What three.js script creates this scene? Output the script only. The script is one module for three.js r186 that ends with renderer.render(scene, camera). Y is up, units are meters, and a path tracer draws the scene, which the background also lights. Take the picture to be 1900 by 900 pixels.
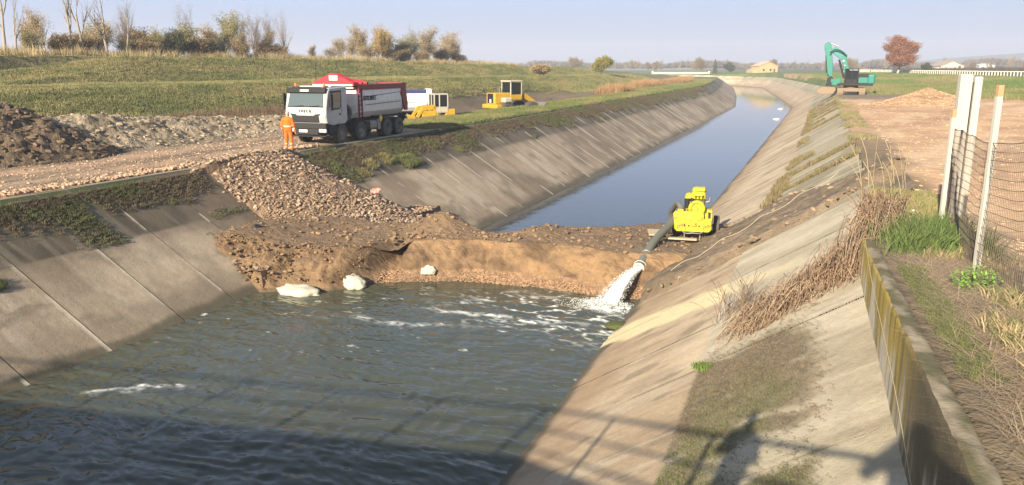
import * as THREE from 'three';
import { RoundedBoxGeometry } from 'three/addons/geometries/RoundedBoxGeometry.js';
import { mergeGeometries, mergeVertices } from 'three/addons/utils/BufferGeometryUtils.js';
import { MarchingCubes } from 'three/addons/objects/MarchingCubes.js';
import { TextGeometry } from 'three/addons/geometries/TextGeometry.js';
import { FontLoader } from 'three/addons/loaders/FontLoader.js';

// ------------------------------------------------------------------ camera, sky, sun, exposure
// Axes: the canal runs along -z, x to the right, y = 0 on the haul road of the left bank. F below means -z.
const scene = new THREE.Scene();
const camera = new THREE.PerspectiveCamera(34.48, 1024 / 485, 0.1, 9000);
camera.position.set(0, 3.7, 0);
camera.rotation.order = 'YXZ';
camera.rotation.set(THREE.MathUtils.degToRad(-12.633), THREE.MathUtils.degToRad(20.48), 0);
const renderer = new THREE.WebGLRenderer({ antialias: true });
renderer.toneMapping = THREE.LinearToneMapping;
renderer.toneMappingExposure = 2.6;
renderer.shadowMap.enabled = true;

const SUN_EL = THREE.MathUtils.degToRad(23), SUN_AZ = THREE.MathUtils.degToRad(7.5);
const toSun = new THREE.Vector3(-Math.sin(SUN_AZ) * Math.cos(SUN_EL), Math.sin(SUN_EL), Math.cos(SUN_AZ) * Math.cos(SUN_EL));
const sun = new THREE.DirectionalLight(new THREE.Color().setRGB(1, 0.865, 0.65), 5.0);
sun.position.copy(toSun).multiplyScalar(200);
sun.castShadow = true;
sun.shadow.mapSize.set(4096, 4096);
Object.assign(sun.shadow.camera, { left: -120, right: 120, top: 120, bottom: -120, near: 1, far: 600 });
sun.shadow.radius = 1.2;
scene.add(sun);
{ // clear hazy autumn sky: pale lilac air on the horizon, light blue above
  const W = 512, H = 256, data = new Float32Array(W * H * 4);
  const stops = [[-90, .30, .31, .33], [-4, .44, .47, .55], [0, .42, .47, .61], [2.5, .45, .545, .755], [6, .49, .67, .99], [14, .46, .62, .95], [28, .36, .46, .64], [55, .25, .32, .46], [90, .2, .27, .4]];
  for (let j = 0; j < H; j++) {
    const el = ((j + .5) / H - .5) * 180;
    let k = 0; while (k < stops.length - 2 && el > stops[k + 1][0]) k++;
    const a = stops[k], b = stops[k + 1]; let t = Math.min(1, Math.max(0, (el - a[0]) / (b[0] - a[0])));
    for (let i = 0; i < W; i++) {
      const az = ((i + .5) / W - .5) * 2 * Math.PI, e = el * Math.PI / 180;
      const d = Math.max(0, Math.cos(e) * Math.cos(az) * toSun.x + Math.sin(e) * toSun.y + Math.cos(e) * Math.sin(az) * toSun.z);
      const g = .25 * Math.pow(d, 8), o = (j * W + i) * 4;
      for (let c = 0; c < 3; c++) data[o + c] = a[c + 1] + (b[c + 1] - a[c + 1]) * t + g * [1, .93, .8][c];
      data[o + 3] = 1;
    }
  }
  const sky = new THREE.DataTexture(data, W, H, THREE.RGBAFormat, THREE.FloatType);
  sky.mapping = THREE.EquirectangularReflectionMapping; sky.magFilter = THREE.LinearFilter; sky.needsUpdate = true;
  scene.background = sky; scene.environment = sky; scene.backgroundIntensity = 0.4; scene.environmentIntensity = 0.4;
}
scene.fog = new THREE.FogExp2(new THREE.Color().setRGB(.72, .78, .94), 0.0006);

// ------------------------------------------------------------------ helpers
let seed = 20231;
function rnd() { seed = (seed + 0x6d2b79f5) | 0; let t = Math.imul(seed ^ (seed >>> 15), 1 | seed); t = (t + Math.imul(t ^ (t >>> 7), 61 | t)) ^ t; return ((t ^ (t >>> 14)) >>> 0) / 4294967296; }
const rr = (a, b) => a + (b - a) * rnd();
const clamp = (x, a = 0, b = 1) => Math.min(b, Math.max(a, x));
const lerp = (a, b, t) => a + (b - a) * t;
const ss = (a, b, x) => { const t = clamp((x - a) / (b - a)); return t * t * (3 - 2 * t); };
const mixc = (a, b, t) => [lerp(a[0], b[0], t), lerp(a[1], b[1], t), lerp(a[2], b[2], t)];
function table(pts) { return (x) => { if (x <= pts[0][0]) return pts[0][1]; for (let i = 1; i < pts.length; i++) if (x <= pts[i][0]) { const t = (x - pts[i - 1][0]) / (pts[i][0] - pts[i - 1][0]); return lerp(pts[i - 1][1], pts[i][1], t); } return pts[pts.length - 1][1]; }; }
function hash3(x, y, z) { let h = Math.imul(x, 374761393) + Math.imul(y, 668265263) + Math.imul(z, 2147483647 ^ 0x5bd1e995) | 0; h = Math.imul(h ^ (h >>> 13), 1274126177); h ^= h >>> 16; h = Math.imul(h, 0x85ebca6b); return ((h ^ (h >>> 15)) >>> 0) / 4294967296; }
function n3(x, y, z) {
  const X = Math.floor(x), Y = Math.floor(y), Z = Math.floor(z); let a = x - X, b = y - Y, c = z - Z;
  a = a * a * (3 - 2 * a); b = b * b * (3 - 2 * b); c = c * c * (3 - 2 * c);
  const l = (p, q, t) => p + (q - p) * t;
  return l(l(l(hash3(X, Y, Z), hash3(X + 1, Y, Z), a), l(hash3(X, Y + 1, Z), hash3(X + 1, Y + 1, Z), a), b), l(l(hash3(X, Y, Z + 1), hash3(X + 1, Y, Z + 1), a), l(hash3(X, Y + 1, Z + 1), hash3(X + 1, Y + 1, Z + 1), a), b), c);
}
function n2(x, y) {
  const X = Math.floor(x), Y = Math.floor(y); let a = x - X, b = y - Y;
  a = a * a * (3 - 2 * a); b = b * b * (3 - 2 * b);
  const p = hash3(X, Y, 7), q = hash3(X + 1, Y, 7), r = hash3(X, Y + 1, 7), s = hash3(X + 1, Y + 1, 7);
  return p + (q - p) * a + (r - p) * b + (p - q - r + s) * a * b;
}
const fbm = (x, y, o = 4) => { let s = 0, a = .5, t = 0; for (let i = 0; i < o; i++) { s += a * n2(x, y); t += a; x = x * 2.03 + 17.1; y = y * 2.03 + 9.7; a *= .5; } return s / t; };
const fbm3 = (x, y, z, o = 3) => { let s = 0, a = .5, t = 0; for (let i = 0; i < o; i++) { s += a * n3(x, y, z); t += a; x = x * 2.03 + 17.1; y = y * 2.03 + 9.7; z = z * 2.03 + 3.3; a *= .5; } return s / t; };

const used = {};
function numbered(n) { const k = used[n] = (used[n] ?? -1) + 1; return k ? n + '_' + String(k).padStart(3, '0') : n; }
function tag(o, label, category, group, kind) { if (label) o.userData.label = label; if (category) o.userData.category = category; if (group) o.userData.group = group; if (kind) o.userData.kind = kind; return o; }
function thing(name, label, category, x = 0, y = 0, z = 0, turn = 0, group) { const g = new THREE.Group(); g.name = numbered(name); g.position.set(x, y, z); g.rotation.y = turn; scene.add(g); return tag(g, label, category, group); }
function shadow(o) { o.castShadow = o.receiveShadow = true; return o; }
function merge(geos) {
  const list = geos.flat().map((g) => { let q = g.index ? g.toNonIndexed() : g; const c = new THREE.BufferGeometry(); c.setAttribute('position', q.attributes.position); if (!q.attributes.normal) q.computeVertexNormals(); c.setAttribute('normal', q.attributes.normal); c.setAttribute('uv', q.attributes.uv ?? new THREE.BufferAttribute(new Float32Array(q.attributes.position.count * 2), 2)); return c; });
  return list.length === 1 ? list[0] : mergeGeometries(list);
}
function part(parent, name, mat, ...geos) { const m = shadow(new THREE.Mesh(merge(geos), mat)); m.name = name; parent.add(m); return m; }
function single(name, mat, geo, label, category, group, kind) { const m = shadow(new THREE.Mesh(geo, mat)); m.name = numbered(name); scene.add(m); return tag(m, label, category, group, kind); }
// primitive geometries placed in space
const box = (w, h, d, x, y, z, r = .02, rx = 0, ry = 0, rz = 0) => { const g = r ? new RoundedBoxGeometry(w, h, d, 1, Math.min(r, w / 2.01, h / 2.01, d / 2.01)) : new THREE.BoxGeometry(w, h, d); if (rx) g.rotateX(rx); if (ry) g.rotateY(ry); if (rz) g.rotateZ(rz); return g.translate(x, y, z); };
const cyl = (r0, r1, len, x, y, z, axis = 'y', seg = 16) => { const g = new THREE.CylinderGeometry(r1, r0, len, seg); if (axis === 'x') g.rotateZ(-Math.PI / 2); if (axis === 'z') g.rotateX(Math.PI / 2); return g.translate(x, y, z); };
const bar = (a, b, r, seg = 6, r2 = r) => { const A = new THREE.Vector3(...a), B = new THREE.Vector3(...b), d = B.clone().sub(A); const g = new THREE.CylinderGeometry(r2, r, d.length(), seg); g.applyQuaternion(new THREE.Quaternion().setFromUnitVectors(new THREE.Vector3(0, 1, 0), d.clone().normalize())); return g.translate((A.x + B.x) / 2, (A.y + B.y) / 2, (A.z + B.z) / 2); };
const tube = (pts, r, seg = 24, rad = 8) => new THREE.TubeGeometry(new THREE.CatmullRomCurve3(pts.map((p) => new THREE.Vector3(...p))), seg, r, rad);
// outline [[a,b],...] extruded: plane 'xy' along z or plane 'zy' along x (a = z)
const prism = (outline, depth, plane = 'xy', bevel = .015) => {
  const s = new THREE.Shape(outline.map((p) => new THREE.Vector2(p[0], p[1])));
  const g = new THREE.ExtrudeGeometry(s, { depth: depth - 2 * bevel, bevelEnabled: bevel > 0, bevelThickness: bevel, bevelSize: bevel, bevelOffset: -bevel, bevelSegments: 1, steps: 1 });
  g.translate(0, 0, -(depth - 2 * bevel) / 2);
  if (plane === 'zy') g.rotateY(-Math.PI / 2);
  return g;
};
const mat = (r, g, b, rough = .6, o = {}) => new THREE.MeshStandardMaterial({ color: new THREE.Color().setRGB(r, g, b), roughness: rough, ...o });
function grainTexture(n, fn, srgb) {
  const d = new Uint8Array(n * n * 4);
  for (let j = 0; j < n; j++) for (let i = 0; i < n; i++) { const v = fn(i / n, j / n), o = (j * n + i) * 4; for (let c = 0; c < 3; c++) d[o + c] = clamp(Array.isArray(v) ? v[c] : v) * 255; d[o + 3] = 255; }
  const t = new THREE.DataTexture(d, n, n); t.wrapS = t.wrapT = THREE.RepeatWrapping; t.magFilter = THREE.LinearFilter; t.minFilter = THREE.LinearMipmapLinearFilter; if (srgb) t.colorSpace = THREE.SRGBColorSpace; t.needsUpdate = true; return t;
}
const pn = (x, y, p, s) => { // periodic value noise
  x *= p; y *= p; const X = Math.floor(x), Y = Math.floor(y); let a = x - X, b = y - Y; a = a * a * (3 - 2 * a); b = b * b * (3 - 2 * b);
  const w = (i, j) => hash3(((i % p) + p) % p, ((j % p) + p) % p, s); const P = w(X, Y), Q = w(X + 1, Y), R = w(X, Y + 1), S = w(X + 1, Y + 1);
  return P + (Q - P) * a + (R - P) * b + (P - Q - R + S) * a * b;
};
const soilRelief = grainTexture(512, (u, v) => .38 * pn(u, v, 10, 1) + .28 * pn(u, v, 26, 2) + .2 * pn(u, v, 64, 3) + .14 * pn(u, v, 150, 4));
const soilGrain = grainTexture(512, (u, v) => .62 + .38 * (.3 * pn(u, v, 14, 11) + .35 * pn(u, v, 60, 12) + .35 * pn(u, v, 170, 13)));
const concreteGrain = grainTexture(512, (u, v) => { const s = pn(u, v, 200, 25) > .9 ? -.12 : 0; return .66 + .34 * (.3 * pn(u, v, 9, 21) + .35 * pn(u, v, 40, 22) + .35 * pn(u, v, 180, 23)) + s + (pn(u, v, 34, 26) > .93 ? -.1 : 0); });
const concreteRelief = grainTexture(512, (u, v) => .4 * pn(u, v, 22, 31) + .35 * pn(u, v, 90, 32) + .25 * pn(u, v, 220, 33));
const dustGrain = grainTexture(512, (u, v) => .74 + .26 * (.55 * pn(u, v, 5, 41) + .3 * pn(u, v, 19, 42) + .15 * pn(u, v, 90, 43)));
const soilMat = new THREE.MeshStandardMaterial({ vertexColors: true, map: soilGrain, bumpMap: soilRelief, bumpScale: .06, roughness: .95 });
const concreteMat = new THREE.MeshStandardMaterial({ vertexColors: true, map: concreteGrain, bumpMap: concreteRelief, bumpScale: .008, roughness: .88 });
// grid surface: at(i/n, j/m) -> {p:[x,y,z], c:[r,g,b], uv:[u,v]}
function grid(n, m, at, uvs = .4) {
  const P = new Float32Array((n + 1) * (m + 1) * 3), C = new Float32Array(P.length), U = new Float32Array((n + 1) * (m + 1) * 2), I = [];
  for (let j = 0, k = 0; j <= m; j++) for (let i = 0; i <= n; i++, k++) {
    const q = at(i, j); P.set(q.p, k * 3); C.set(q.c ?? [1, 1, 1], k * 3); U.set(q.uv ?? [q.p[0] * uvs, q.p[2] * uvs], k * 2);
    if (i < n && j < m) { const a = k, b = k + 1, c = k + n + 1, d = c + 1; I.push(a, c, b, b, c, d); }
  }
  const g = new THREE.BufferGeometry(); g.setAttribute('position', new THREE.BufferAttribute(P, 3)); g.setAttribute('color', new THREE.BufferAttribute(C, 3)); g.setAttribute('uv', new THREE.BufferAttribute(U, 2)); g.setIndex(I); g.computeVertexNormals(); return g;
}
// ladder of coordinates: dense where asked, growing outside
function ladder(from, to, step) { const a = [from]; while (a[a.length - 1] < to) a.push(a[a.length - 1] + step(a[a.length - 1])); a[a.length - 1] = to; return a; }
function copies(name, geo, material, list, label, category, parent) { // list: [x,y,z, sx,sy,sz, ry, rx, r,g,b]
  const m = new THREE.InstancedMesh(geo, material, list.length), M = new THREE.Matrix4(), q = new THREE.Quaternion(), e = new THREE.Euler(), c = new THREE.Color();
  list.forEach((t, i) => { e.set(t[7] ?? 0, t[6], t[11] ?? 0, 'YXZ'); q.setFromEuler(e); M.compose(new THREE.Vector3(t[0], t[1], t[2]), q, new THREE.Vector3(t[3], t[4], t[5])); m.setMatrixAt(i, M); m.setColorAt(i, c.setRGB(t[8], t[9], t[10])); });
  m.castShadow = m.receiveShadow = true; m.userData.kind = 'stuff';
  if (parent) { m.name = name; parent.add(m); } else { m.name = numbered(name); scene.add(m); tag(m, label, category); }
  return m;
}
function tuftGeometry(blades, h, w, spread, lean, s = 1) {
  const P = [], N = []; seed = 900 + blades * 7 + s;
  for (let i = 0; i < blades; i++) {
    const a = rr(0, 6.28), r = spread * Math.sqrt(rnd()), x = Math.cos(a) * r, z = Math.sin(a) * r, H = h * rr(.55, 1), d = rr(0, 6.28), l = lean * rr(.3, 1) * H, f = rr(0, 6.28), dx = Math.cos(f) * w / 2, dz = Math.sin(f) * w / 2;
    const mx = x + Math.cos(d) * l * .35, mz = z + Math.sin(d) * l * .35, tx = x + Math.cos(d) * l, tz = z + Math.sin(d) * l;
    P.push(x - dx, 0, z - dz, x + dx, 0, z + dz, mx + dx * .7, H * .6, mz + dz * .7, x - dx, 0, z - dz, mx + dx * .7, H * .6, mz + dz * .7, mx - dx * .7, H * .6, mz - dz * .7, mx - dx * .7, H * .6, mz - dz * .7, mx + dx * .7, H * .6, mz + dz * .7, tx, H, tz);
  }
  const g = new THREE.BufferGeometry(); g.setAttribute('position', new THREE.Float32BufferAttribute(P, 3)); g.computeVertexNormals(); return g;
}
function stoneGeometry(s, detail = 1) { seed = 4000 + s; const g = mergeVertices(new THREE.IcosahedronGeometry(.5, detail).deleteAttribute('normal').deleteAttribute('uv')); const p = g.attributes.position, sx = rr(.8, 1.2), sy = rr(.55, .85), sz = rr(.7, 1.1); for (let i = 0; i < p.count; i++) { const k = .5 + 1.0 * n3(p.getX(i) * 3.1 + s * 9, p.getY(i) * 2.4, p.getZ(i) * 2.4); p.setXYZ(i, p.getX(i) * k * sx, p.getY(i) * k * sy, p.getZ(i) * k * sz); } const q = g.toNonIndexed(); q.computeVertexNormals(); return q; }
const stones = [stoneGeometry(1, 0), stoneGeometry(2, 1), stoneGeometry(3, 0)];
const leafMat = (rough = .85) => new THREE.MeshPhysicalMaterial({ color: 0xffffff, roughness: rough, side: THREE.DoubleSide, transmission: .25, thickness: 0 });
const bladeMat = leafMat();
const rubbleMat = mat(1, 1, 1, .93);

// ------------------------------------------------------------------ the canal: banks, lining, water
const POOL = -3.32, CANAL = -4.1, BERM = 5.06;                 // water levels; berm depth below the eye line (3.7 - y)
const shL = table([[-60, 0], [34, 0], [85, .5], [166, 1], [222, -3.5], [322, -13], [345, -50], [400, -170], [460, -300], [900, -300]]);
const shR = table([[-60, 0], [25, 0], [46, 1], [76, 1.5], [155, 2.7], [166, 2.8], [226, -2.4], [325, -11.7], [360, -26], [385, -60], [430, -170], [490, -300], [900, -300]]);
const hKerbR = table([[-60, 2.2], [5, 2.4], [14, 2.9], [24, 3.05], [45, 3.4], [2000, 3.4]]);   // depth of the right bank's edge
const xL = (h, F) => -21.3 + 1.6 * (h - 3.7) + shL(F);
const xR = (h, F) => -4.53 - 1.6 * (h - 7.02) + shR(F);
// colour of the concrete, from what lies on it: dust, silt, algae, moss
function colourLeft(F, h) {
  const c = colourLeftClean(F, h), e = 1.2 * (fbm(F * 1.2, h * 1.4, 4) - .5);   // soil washed down beside the gravel pile
  return mixc(c, mixc([.12, .085, .055], [.2, .145, .095], fbm(F * 3, h * 3, 3)), ss(20.6, 21.8, F + e) * ss(25, 24, F) * ss(6.3, 5.2, h + e) * .9);
}
function colourLeftClean(F, h) {
  const big = fbm(F * .16, h * .5 + 3, 4), fine = fbm(F * 1.3, h * 1.3 + 40, 3), streak = fbm(F * 2.6 + 9, h * .35, 3);
  if (h > BERM + .02) {
    let c = mixc([.22, .165, .11], [.48, .385, .275], ss(.28, .72, big * .55 + streak * .3 + .15 * fine));
    c = mixc(c, [.54, .46, .35], ss(.62, .72, fbm(F * .9 + 4, h * .45 + 8, 4)) * .5); c = mixc(c, [.16, .125, .085], ss(.6, .68, fbm(F * .55 + 31, h * 2.2 + 2, 4)) * .55);
    c = mixc(c, [.22, .165, .11], ss(.52, .74, fbm(F * .33 + 50, h * .9, 4)) * .75);
    c = mixc(c, [.19, .15, .1], ss(.58, .7, fine) * .35);
    const wl = F < 23 ? 7.02 : 7.8;
    const e = wl - h + .22 * (fbm(F * .8, 5, 3) - .5);
    if (e < .24) c = mixc(c, [.09, .08, .05], ss(.24, .12, e) * .85);           // algae band above the water
    if (e < .75 && F < 23) c = mixc(c, [.27, .22, .15], ss(.75, .4, e) * ss(.2, .28, e) * .6);
    if (h < BERM + .35) c = mixc(c, [.16, .13, .09], ss(BERM + .35, BERM + .05, h + .3 * (streak - .5)) * .55);
    return c;
  }
  let c = mixc([.07, .056, .036], [.13, .105, .07], ss(.3, .7, fine));
  const moss = fbm(F * .42 + 12, h * 1.1 + 7, 4);
  const top = ss(BERM, 3.7, h);
  c = mixc(c, [.06, .085, .018], ss(.46, .62, moss * .65 + .35 * top * (.6 + .8 * fine)) * .85);
  c = mixc(c, [.22, .185, .135], ss(.6, .72, streak) * .55);                        // concrete that still shows
  c = mixc(c, [.2, .165, .115], ss(.6, .75, fbm(F * .23 + 80, h * .7, 3)) * .6);
  return c;
}
// weedy belt just above the right berm, ragged in the direction of the fall
const belt = (F, h) => clamp(ss(3.6, 4.5, h) * ss(14.8, 11.5, F) * 1.1 * (.3 + .8 * ss(.3, .62, .6 * fbm(F * .8 + h * .5, h * 1.3 + 60, 4) + .4 * fbm(F * 3.4 - h * 1.6, h * 3.4, 3))));
const greenBelt = (F, h) => ss(.45, .62, fbm(F * .7 + 41, h * 1.1, 4)) * ss(12.5, 9.5, F);
function colourRight(F, h) {
  const big = fbm(F * .2 + 30, h * .5, 4), fine = fbm(F * 1.6, h * 1.6 + 90, 3), streak = fbm(F * 3.2 + 3, h * .3 + 20, 3);
  if (h > BERM + .02) {
    let c = mixc([.44, .33, .21], [.6, .49, .34], ss(.3, .7, big * .55 + streak * .45));
    c = mixc(c, [.33, .24, .155], ss(.5, .7, fbm(F * .5 + 5, h * .7, 4)) * .65); c = mixc(c, [.2, .155, .1], ss(.66, .72, fbm(F * 2.4 + 61, h * 2.4, 4)) * .6); c = mixc(c, [.6, .52, .4], ss(.6, .72, fbm(F * 3.6 + 11, h * .5, 3)) * .4);
    c = mixc(c, [.30, .23, .16], ss(.62, .74, fine) * .3);
    const wl = F < 23 ? 7.02 : 7.8, e = wl - h + .3 * (fbm(F * .7, 15, 3) - .5);
    if (e < .5) c = mixc(c, [.10, .082, .055], ss(.3, .12, e));
    if (e < 1.1) c = mixc(c, [.34, .23, .14], ss(1.1, .5, e) * ss(.15, .3, e) * .6);
    // pale sand and laitance dropped below the digger's ramp
    const sx = F - (19.2 - (7 - h) * .55), d = Math.abs(sx) - .75 + .7 * (fbm(F, h * 2, 3) - .5);
    if (F > 15 && F < 24) c = mixc(c, [.74, .63, .37], ss(.12, -.1, d) * .95);
    return c;
  }
  let c = F < 22 ? mixc([.42, .36, .25], [.6, .53, .4], ss(.3, .7, big * .5 + fine * .5)) : mixc([.31, .27, .175], [.48, .42, .3], ss(.3, .7, big * .4 + streak * .6));
  if (F < 15) { // weedy, mossy belt just above the berm
    const w = belt(F, h);
    c = mixc(c, mixc([.17, .135, .08], [.27, .22, .15], fine), ss(.25, .6, w) * .9);
    c = mixc(c, [.11, .125, .032], ss(.3, .6, w) * greenBelt(F, h) * .4); c = mixc(c, [.1, .08, .05], ss(.4, .7, w) * ss(.55, .65, fbm(F * 5, h * 7, 3)) * .6);
    c = mixc(c, [.25, .2, .13], ss(.62, .72, fbm(F * 3, h * 1.2 + 9, 3)) * .35);
  }
  const sx = F - (19.2 - (7 - h) * .55);
  if (F > 13 && F < 24) c = mixc(c, [.7, .6, .38], ss(.3, -.2, Math.abs(sx) - .45 + 1.1 * (fbm(F, h * 2, 3) - .5)) * ss(3.9, 4.5, h) * .8);
  if (F > 28) c = mixc(c, [.2, .17, .1], ss(.55, .68, fbm(F * .3, h * 1.2 + 33, 4)) * .6);
  return c;
}
function liningSlab(parent, side, F0, F1, h0, h1, lift) {
  const X = side < 0 ? xL : xR, col = side < 0 ? colourLeft : colourRight, tz = Math.hypot(1.6, 1);
  const near = Math.max(3, (F0 + F1) / 2), res = clamp(near * .0062, .07, .8);
  const n = Math.max(2, Math.round((F1 - F0) / res)), m = Math.max(2, Math.round((h1 - h0) * tz / res));
  const tilt = rr(-.002, .002);
  const g = grid(n + 2, m + 2, (i, j) => {
    const edge = i === 0 || j === 0 || i === n + 2 || j === m + 2, a = clamp((i - 1) / n), b = clamp((j - 1) / m);
    const F = lerp(F0, F1, a), h = lerp(h0, h1, b), d = (edge ? -.12 : lift + tilt * (b - .5) * 4 + .012 * (fbm(F * .7, h * 1.1, 2) - .5)) - (.004 * (!edge && (i === 1 || i === n + 1 || j === 1 || j === m + 1)));
    const nx = side < 0 ? 1 / tz : -1 / tz, ny = 1.6 / tz;
    let c = col(F, h); const gap = Math.min(a, 1 - a) * (F1 - F0);
    const late = (1 - a) * (F1 - F0), edgeNoise = fbm(Math.round(F1 * 3) * 7.7, h * 1.7, 3);
    if (side < 0 && late < .13 && F1 > 9) c = mixc(c, [.66, .58, .45], ss(.13, .05, late + .1 * (edgeNoise - .5)) * ss(.42, .55, edgeNoise) * .9);  // paler ragged band along the far edge of each left slab
    else if (gap < .07) c = mixc(c, [.2, .16, .11], .5 * ss(.07, .02, gap) * ss(.4, .6, fbm(F * .2 + 3, h * 3, 2)));
    return { p: [X(h, F) + nx * d, 3.7 - h + ny * d, -F], c, uv: [F * .5, h * tz * .5] };
  });
  if (side > 0) { const I = g.index.array; for (let k = 0; k < I.length; k += 3) { const t = I[k]; I[k] = I[k + 1]; I[k + 1] = t; } g.computeVertexNormals(); }
  if (F0 < 160) { const N = g.attributes.normal; for (let k = 0; k < N.count; k++) N.setXYZ(k, (side < 0 ? 1 : -1) / tz, 1.6 / tz, 0); }
  const m_ = shadow(new THREE.Mesh(g, concreteMat)); m_.name = 'slab'; parent.add(m_);
}
const joints = (a, b, step) => { const out = [a]; while (out[out.length - 1] < b) out.push(out[out.length - 1] + step(out[out.length - 1]) * rr(.96, 1.04)); return out; };
seed = 77;
const bankL = new THREE.Group(); bankL.name = 'canal_bank_left'; scene.add(bankL); tag(bankL, 'concrete lined left slope of the canal, mossy above and bare below', 'canal bank', null, 'structure');
const bankR = new THREE.Group(); bankR.name = 'canal_bank_right'; scene.add(bankR); tag(bankR, 'sunlit beige concrete lined right slope of the canal', 'canal bank', null, 'structure');
{ // seams on the left slope stand at about 11.8, 14.0, 16.6, 18.8 m ...
  const JL = [-4, -1.6, .8, 3.2, 5.5, 7.6, 9.7, 11.7, 14.0, 16.5, 18.6, 21.1, 23.6, 26.1, 28.6, 31.1, 33.6, 36.1, 38.6, 41.3, 44, 46.6, 49.6, 52.4, ...joints(55.2, 166, (F) => 2.6 + F * .006), ...joints(171, 462, (F) => F < 326 ? 3.4 : 4.6)];
  for (let k = 0; k + 1 < JL.length; k++) {
    if (JL[k + 1] - JL[k] < .5) continue;
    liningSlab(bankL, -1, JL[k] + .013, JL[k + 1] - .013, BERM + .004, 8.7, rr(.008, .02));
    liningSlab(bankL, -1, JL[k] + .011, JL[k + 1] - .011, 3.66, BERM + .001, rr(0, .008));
  }
  const JR = [-4, -1.6, .8, 3.2, 5.6, 8.2, 10.9, 13.0, 15.6, 19.0, 21.7, 24.4, 27, 29.6, 32.2, 34.8, 37.4, 40, 42.6, 45.2, 47.8, 50.5, 53, ...joints(56, 166, (F) => 2.8 + F * .006), ...joints(171, 492, (F) => F < 322 ? 3.6 : 5)];
  for (let k = 0; k + 1 < JR.length; k++) {
    if (JR[k + 1] - JR[k] < .5) continue;
    liningSlab(bankR, 1, JR[k] + .005, JR[k + 1] - .005, BERM + .006, 8.7, rr(-.008, .01));
    const Fm = (JR[k] + JR[k + 1]) / 2;
    liningSlab(bankR, 1, JR[k] + .008, JR[k + 1] - .008, Fm < 14.3 ? 3.46 : hKerbR(Fm) + .02, BERM + .002, rr(.01, .025));
  }
  // bedding under the slabs, seen in the open joints
  for (const [side, X, bank] of [[-1, xL, bankL], [1, xR, bankR]]) {
    const Fs = ladder(-6, 500, (F) => Math.min(2.5, 1.2 + Math.max(0, F) * .02));
    const g = grid(Fs.length - 1, 3, (i, j) => { const F = Fs[i], h = [side < 0 ? 3.7 : (F < 14.3 ? 3.5 : hKerbR(F) + .03), 5.06, 7.0, 10.5][j]; return { p: [X(h, F) - side * -.53 * -.0 + (side < 0 ? -.03 : .03), 3.7 - h - .1, -F], c: mixc([.1, .08, .055], [.2, .165, .12], n2(F * 3, h * 2)) }; });
    if (side > 0) { const I = g.index.array; for (let k = 0; k < I.length; k += 3) { const t = I[k]; I[k] = I[k + 1]; I[k + 1] = t; } g.computeVertexNormals(); }
    const m = shadow(new THREE.Mesh(g, concreteMat)); m.name = 'joint_bedding'; bank.add(m);
  }
}
// kerb along the left top edge
{
  const Fs = ladder(-6, 322, (F) => .8 + Math.max(0, F) * .012), prof = [[-.16, -.16], [-.16, .02], [-.14, .03], [.04, .03], [.06, .015], [.07, -.16]];
  const g = grid(Fs.length - 1, prof.length - 1, (i, j) => ({ p: [-21.3 + shL(Fs[i]) + prof[j][0] - .05 + .02 * (n2(Fs[i] * .5, 3) - .5), prof[j][1] + .02 * (n2(Fs[i] * .7, 9) - .5), -Fs[i]], c: mixc([.26, .21, .14], [.52, .43, .31], fbm(Fs[i] * .6, j, 3)), uv: [Fs[i] * .5, j * .1] }));
  const k = single('kerb', concreteMat, g, 'low worn concrete kerb along the top of the left slope', 'kerb', null, 'structure');
  k.material = concreteMat;
}
// water: turbid churned pool below the dam, still canal behind it
function foam(X, F) {
  const wx = X + 1.1 * (fbm(X * .6, F * .6, 3) - .5), wf = F + 1.1 * (fbm(X * .6 + 40, F * .6, 3) - .5);
  let f = 0; const d = Math.hypot(wx + 5.15, (wf - 21.85) * 1.15);
  f += ss(1.15, .2, d) * 1.3;
  const lace = 1 - Math.abs(2 * fbm(X * 1.1 + 7, F * 2.6, 4) - 1) * 6.5;
  f += clamp(lace) * ss(3.6, .6, Math.hypot((X + 5.7) * .62, (F - 20.9) * 1.1)) * 1.1;
  f += clamp(1 - Math.abs(wf - (19.7 + .05 * (X + 9))) * 5) * ss(-11.2, -8.6, X) * ss(-4.6, -6.5, X) * (.35 + .9 * n2(X * 4, F * 4));
  f += clamp(1 - Math.abs(wf - (18.7 + .16 * (X + 9))) * 4) * ss(-13, -11, X) * ss(-8.4, -9.6, X) * n2(X * 3, F * 3) * .8;
  const q = (X + 13.2) * .62 - (F - 12.5); f += clamp(1 - Math.abs(q + .5 * (fbm(X * 2, F * 2, 3) - .5)) * 5.5) * ss(-14.7, -14.1, X) * ss(-12.3, -12.9, X) * (.25 + .9 * n2(X * 9, F * 9));
  f += clamp((fbm(X * 2.2 + 5, F * 5.2, 3) - .77) * 12) * ss(13, 17, F) * n2(X * 12, F * 14) * .9;
  return f * clamp(3 * fbm(X * 7, F * 11, 3) - 1.0);
}
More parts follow.
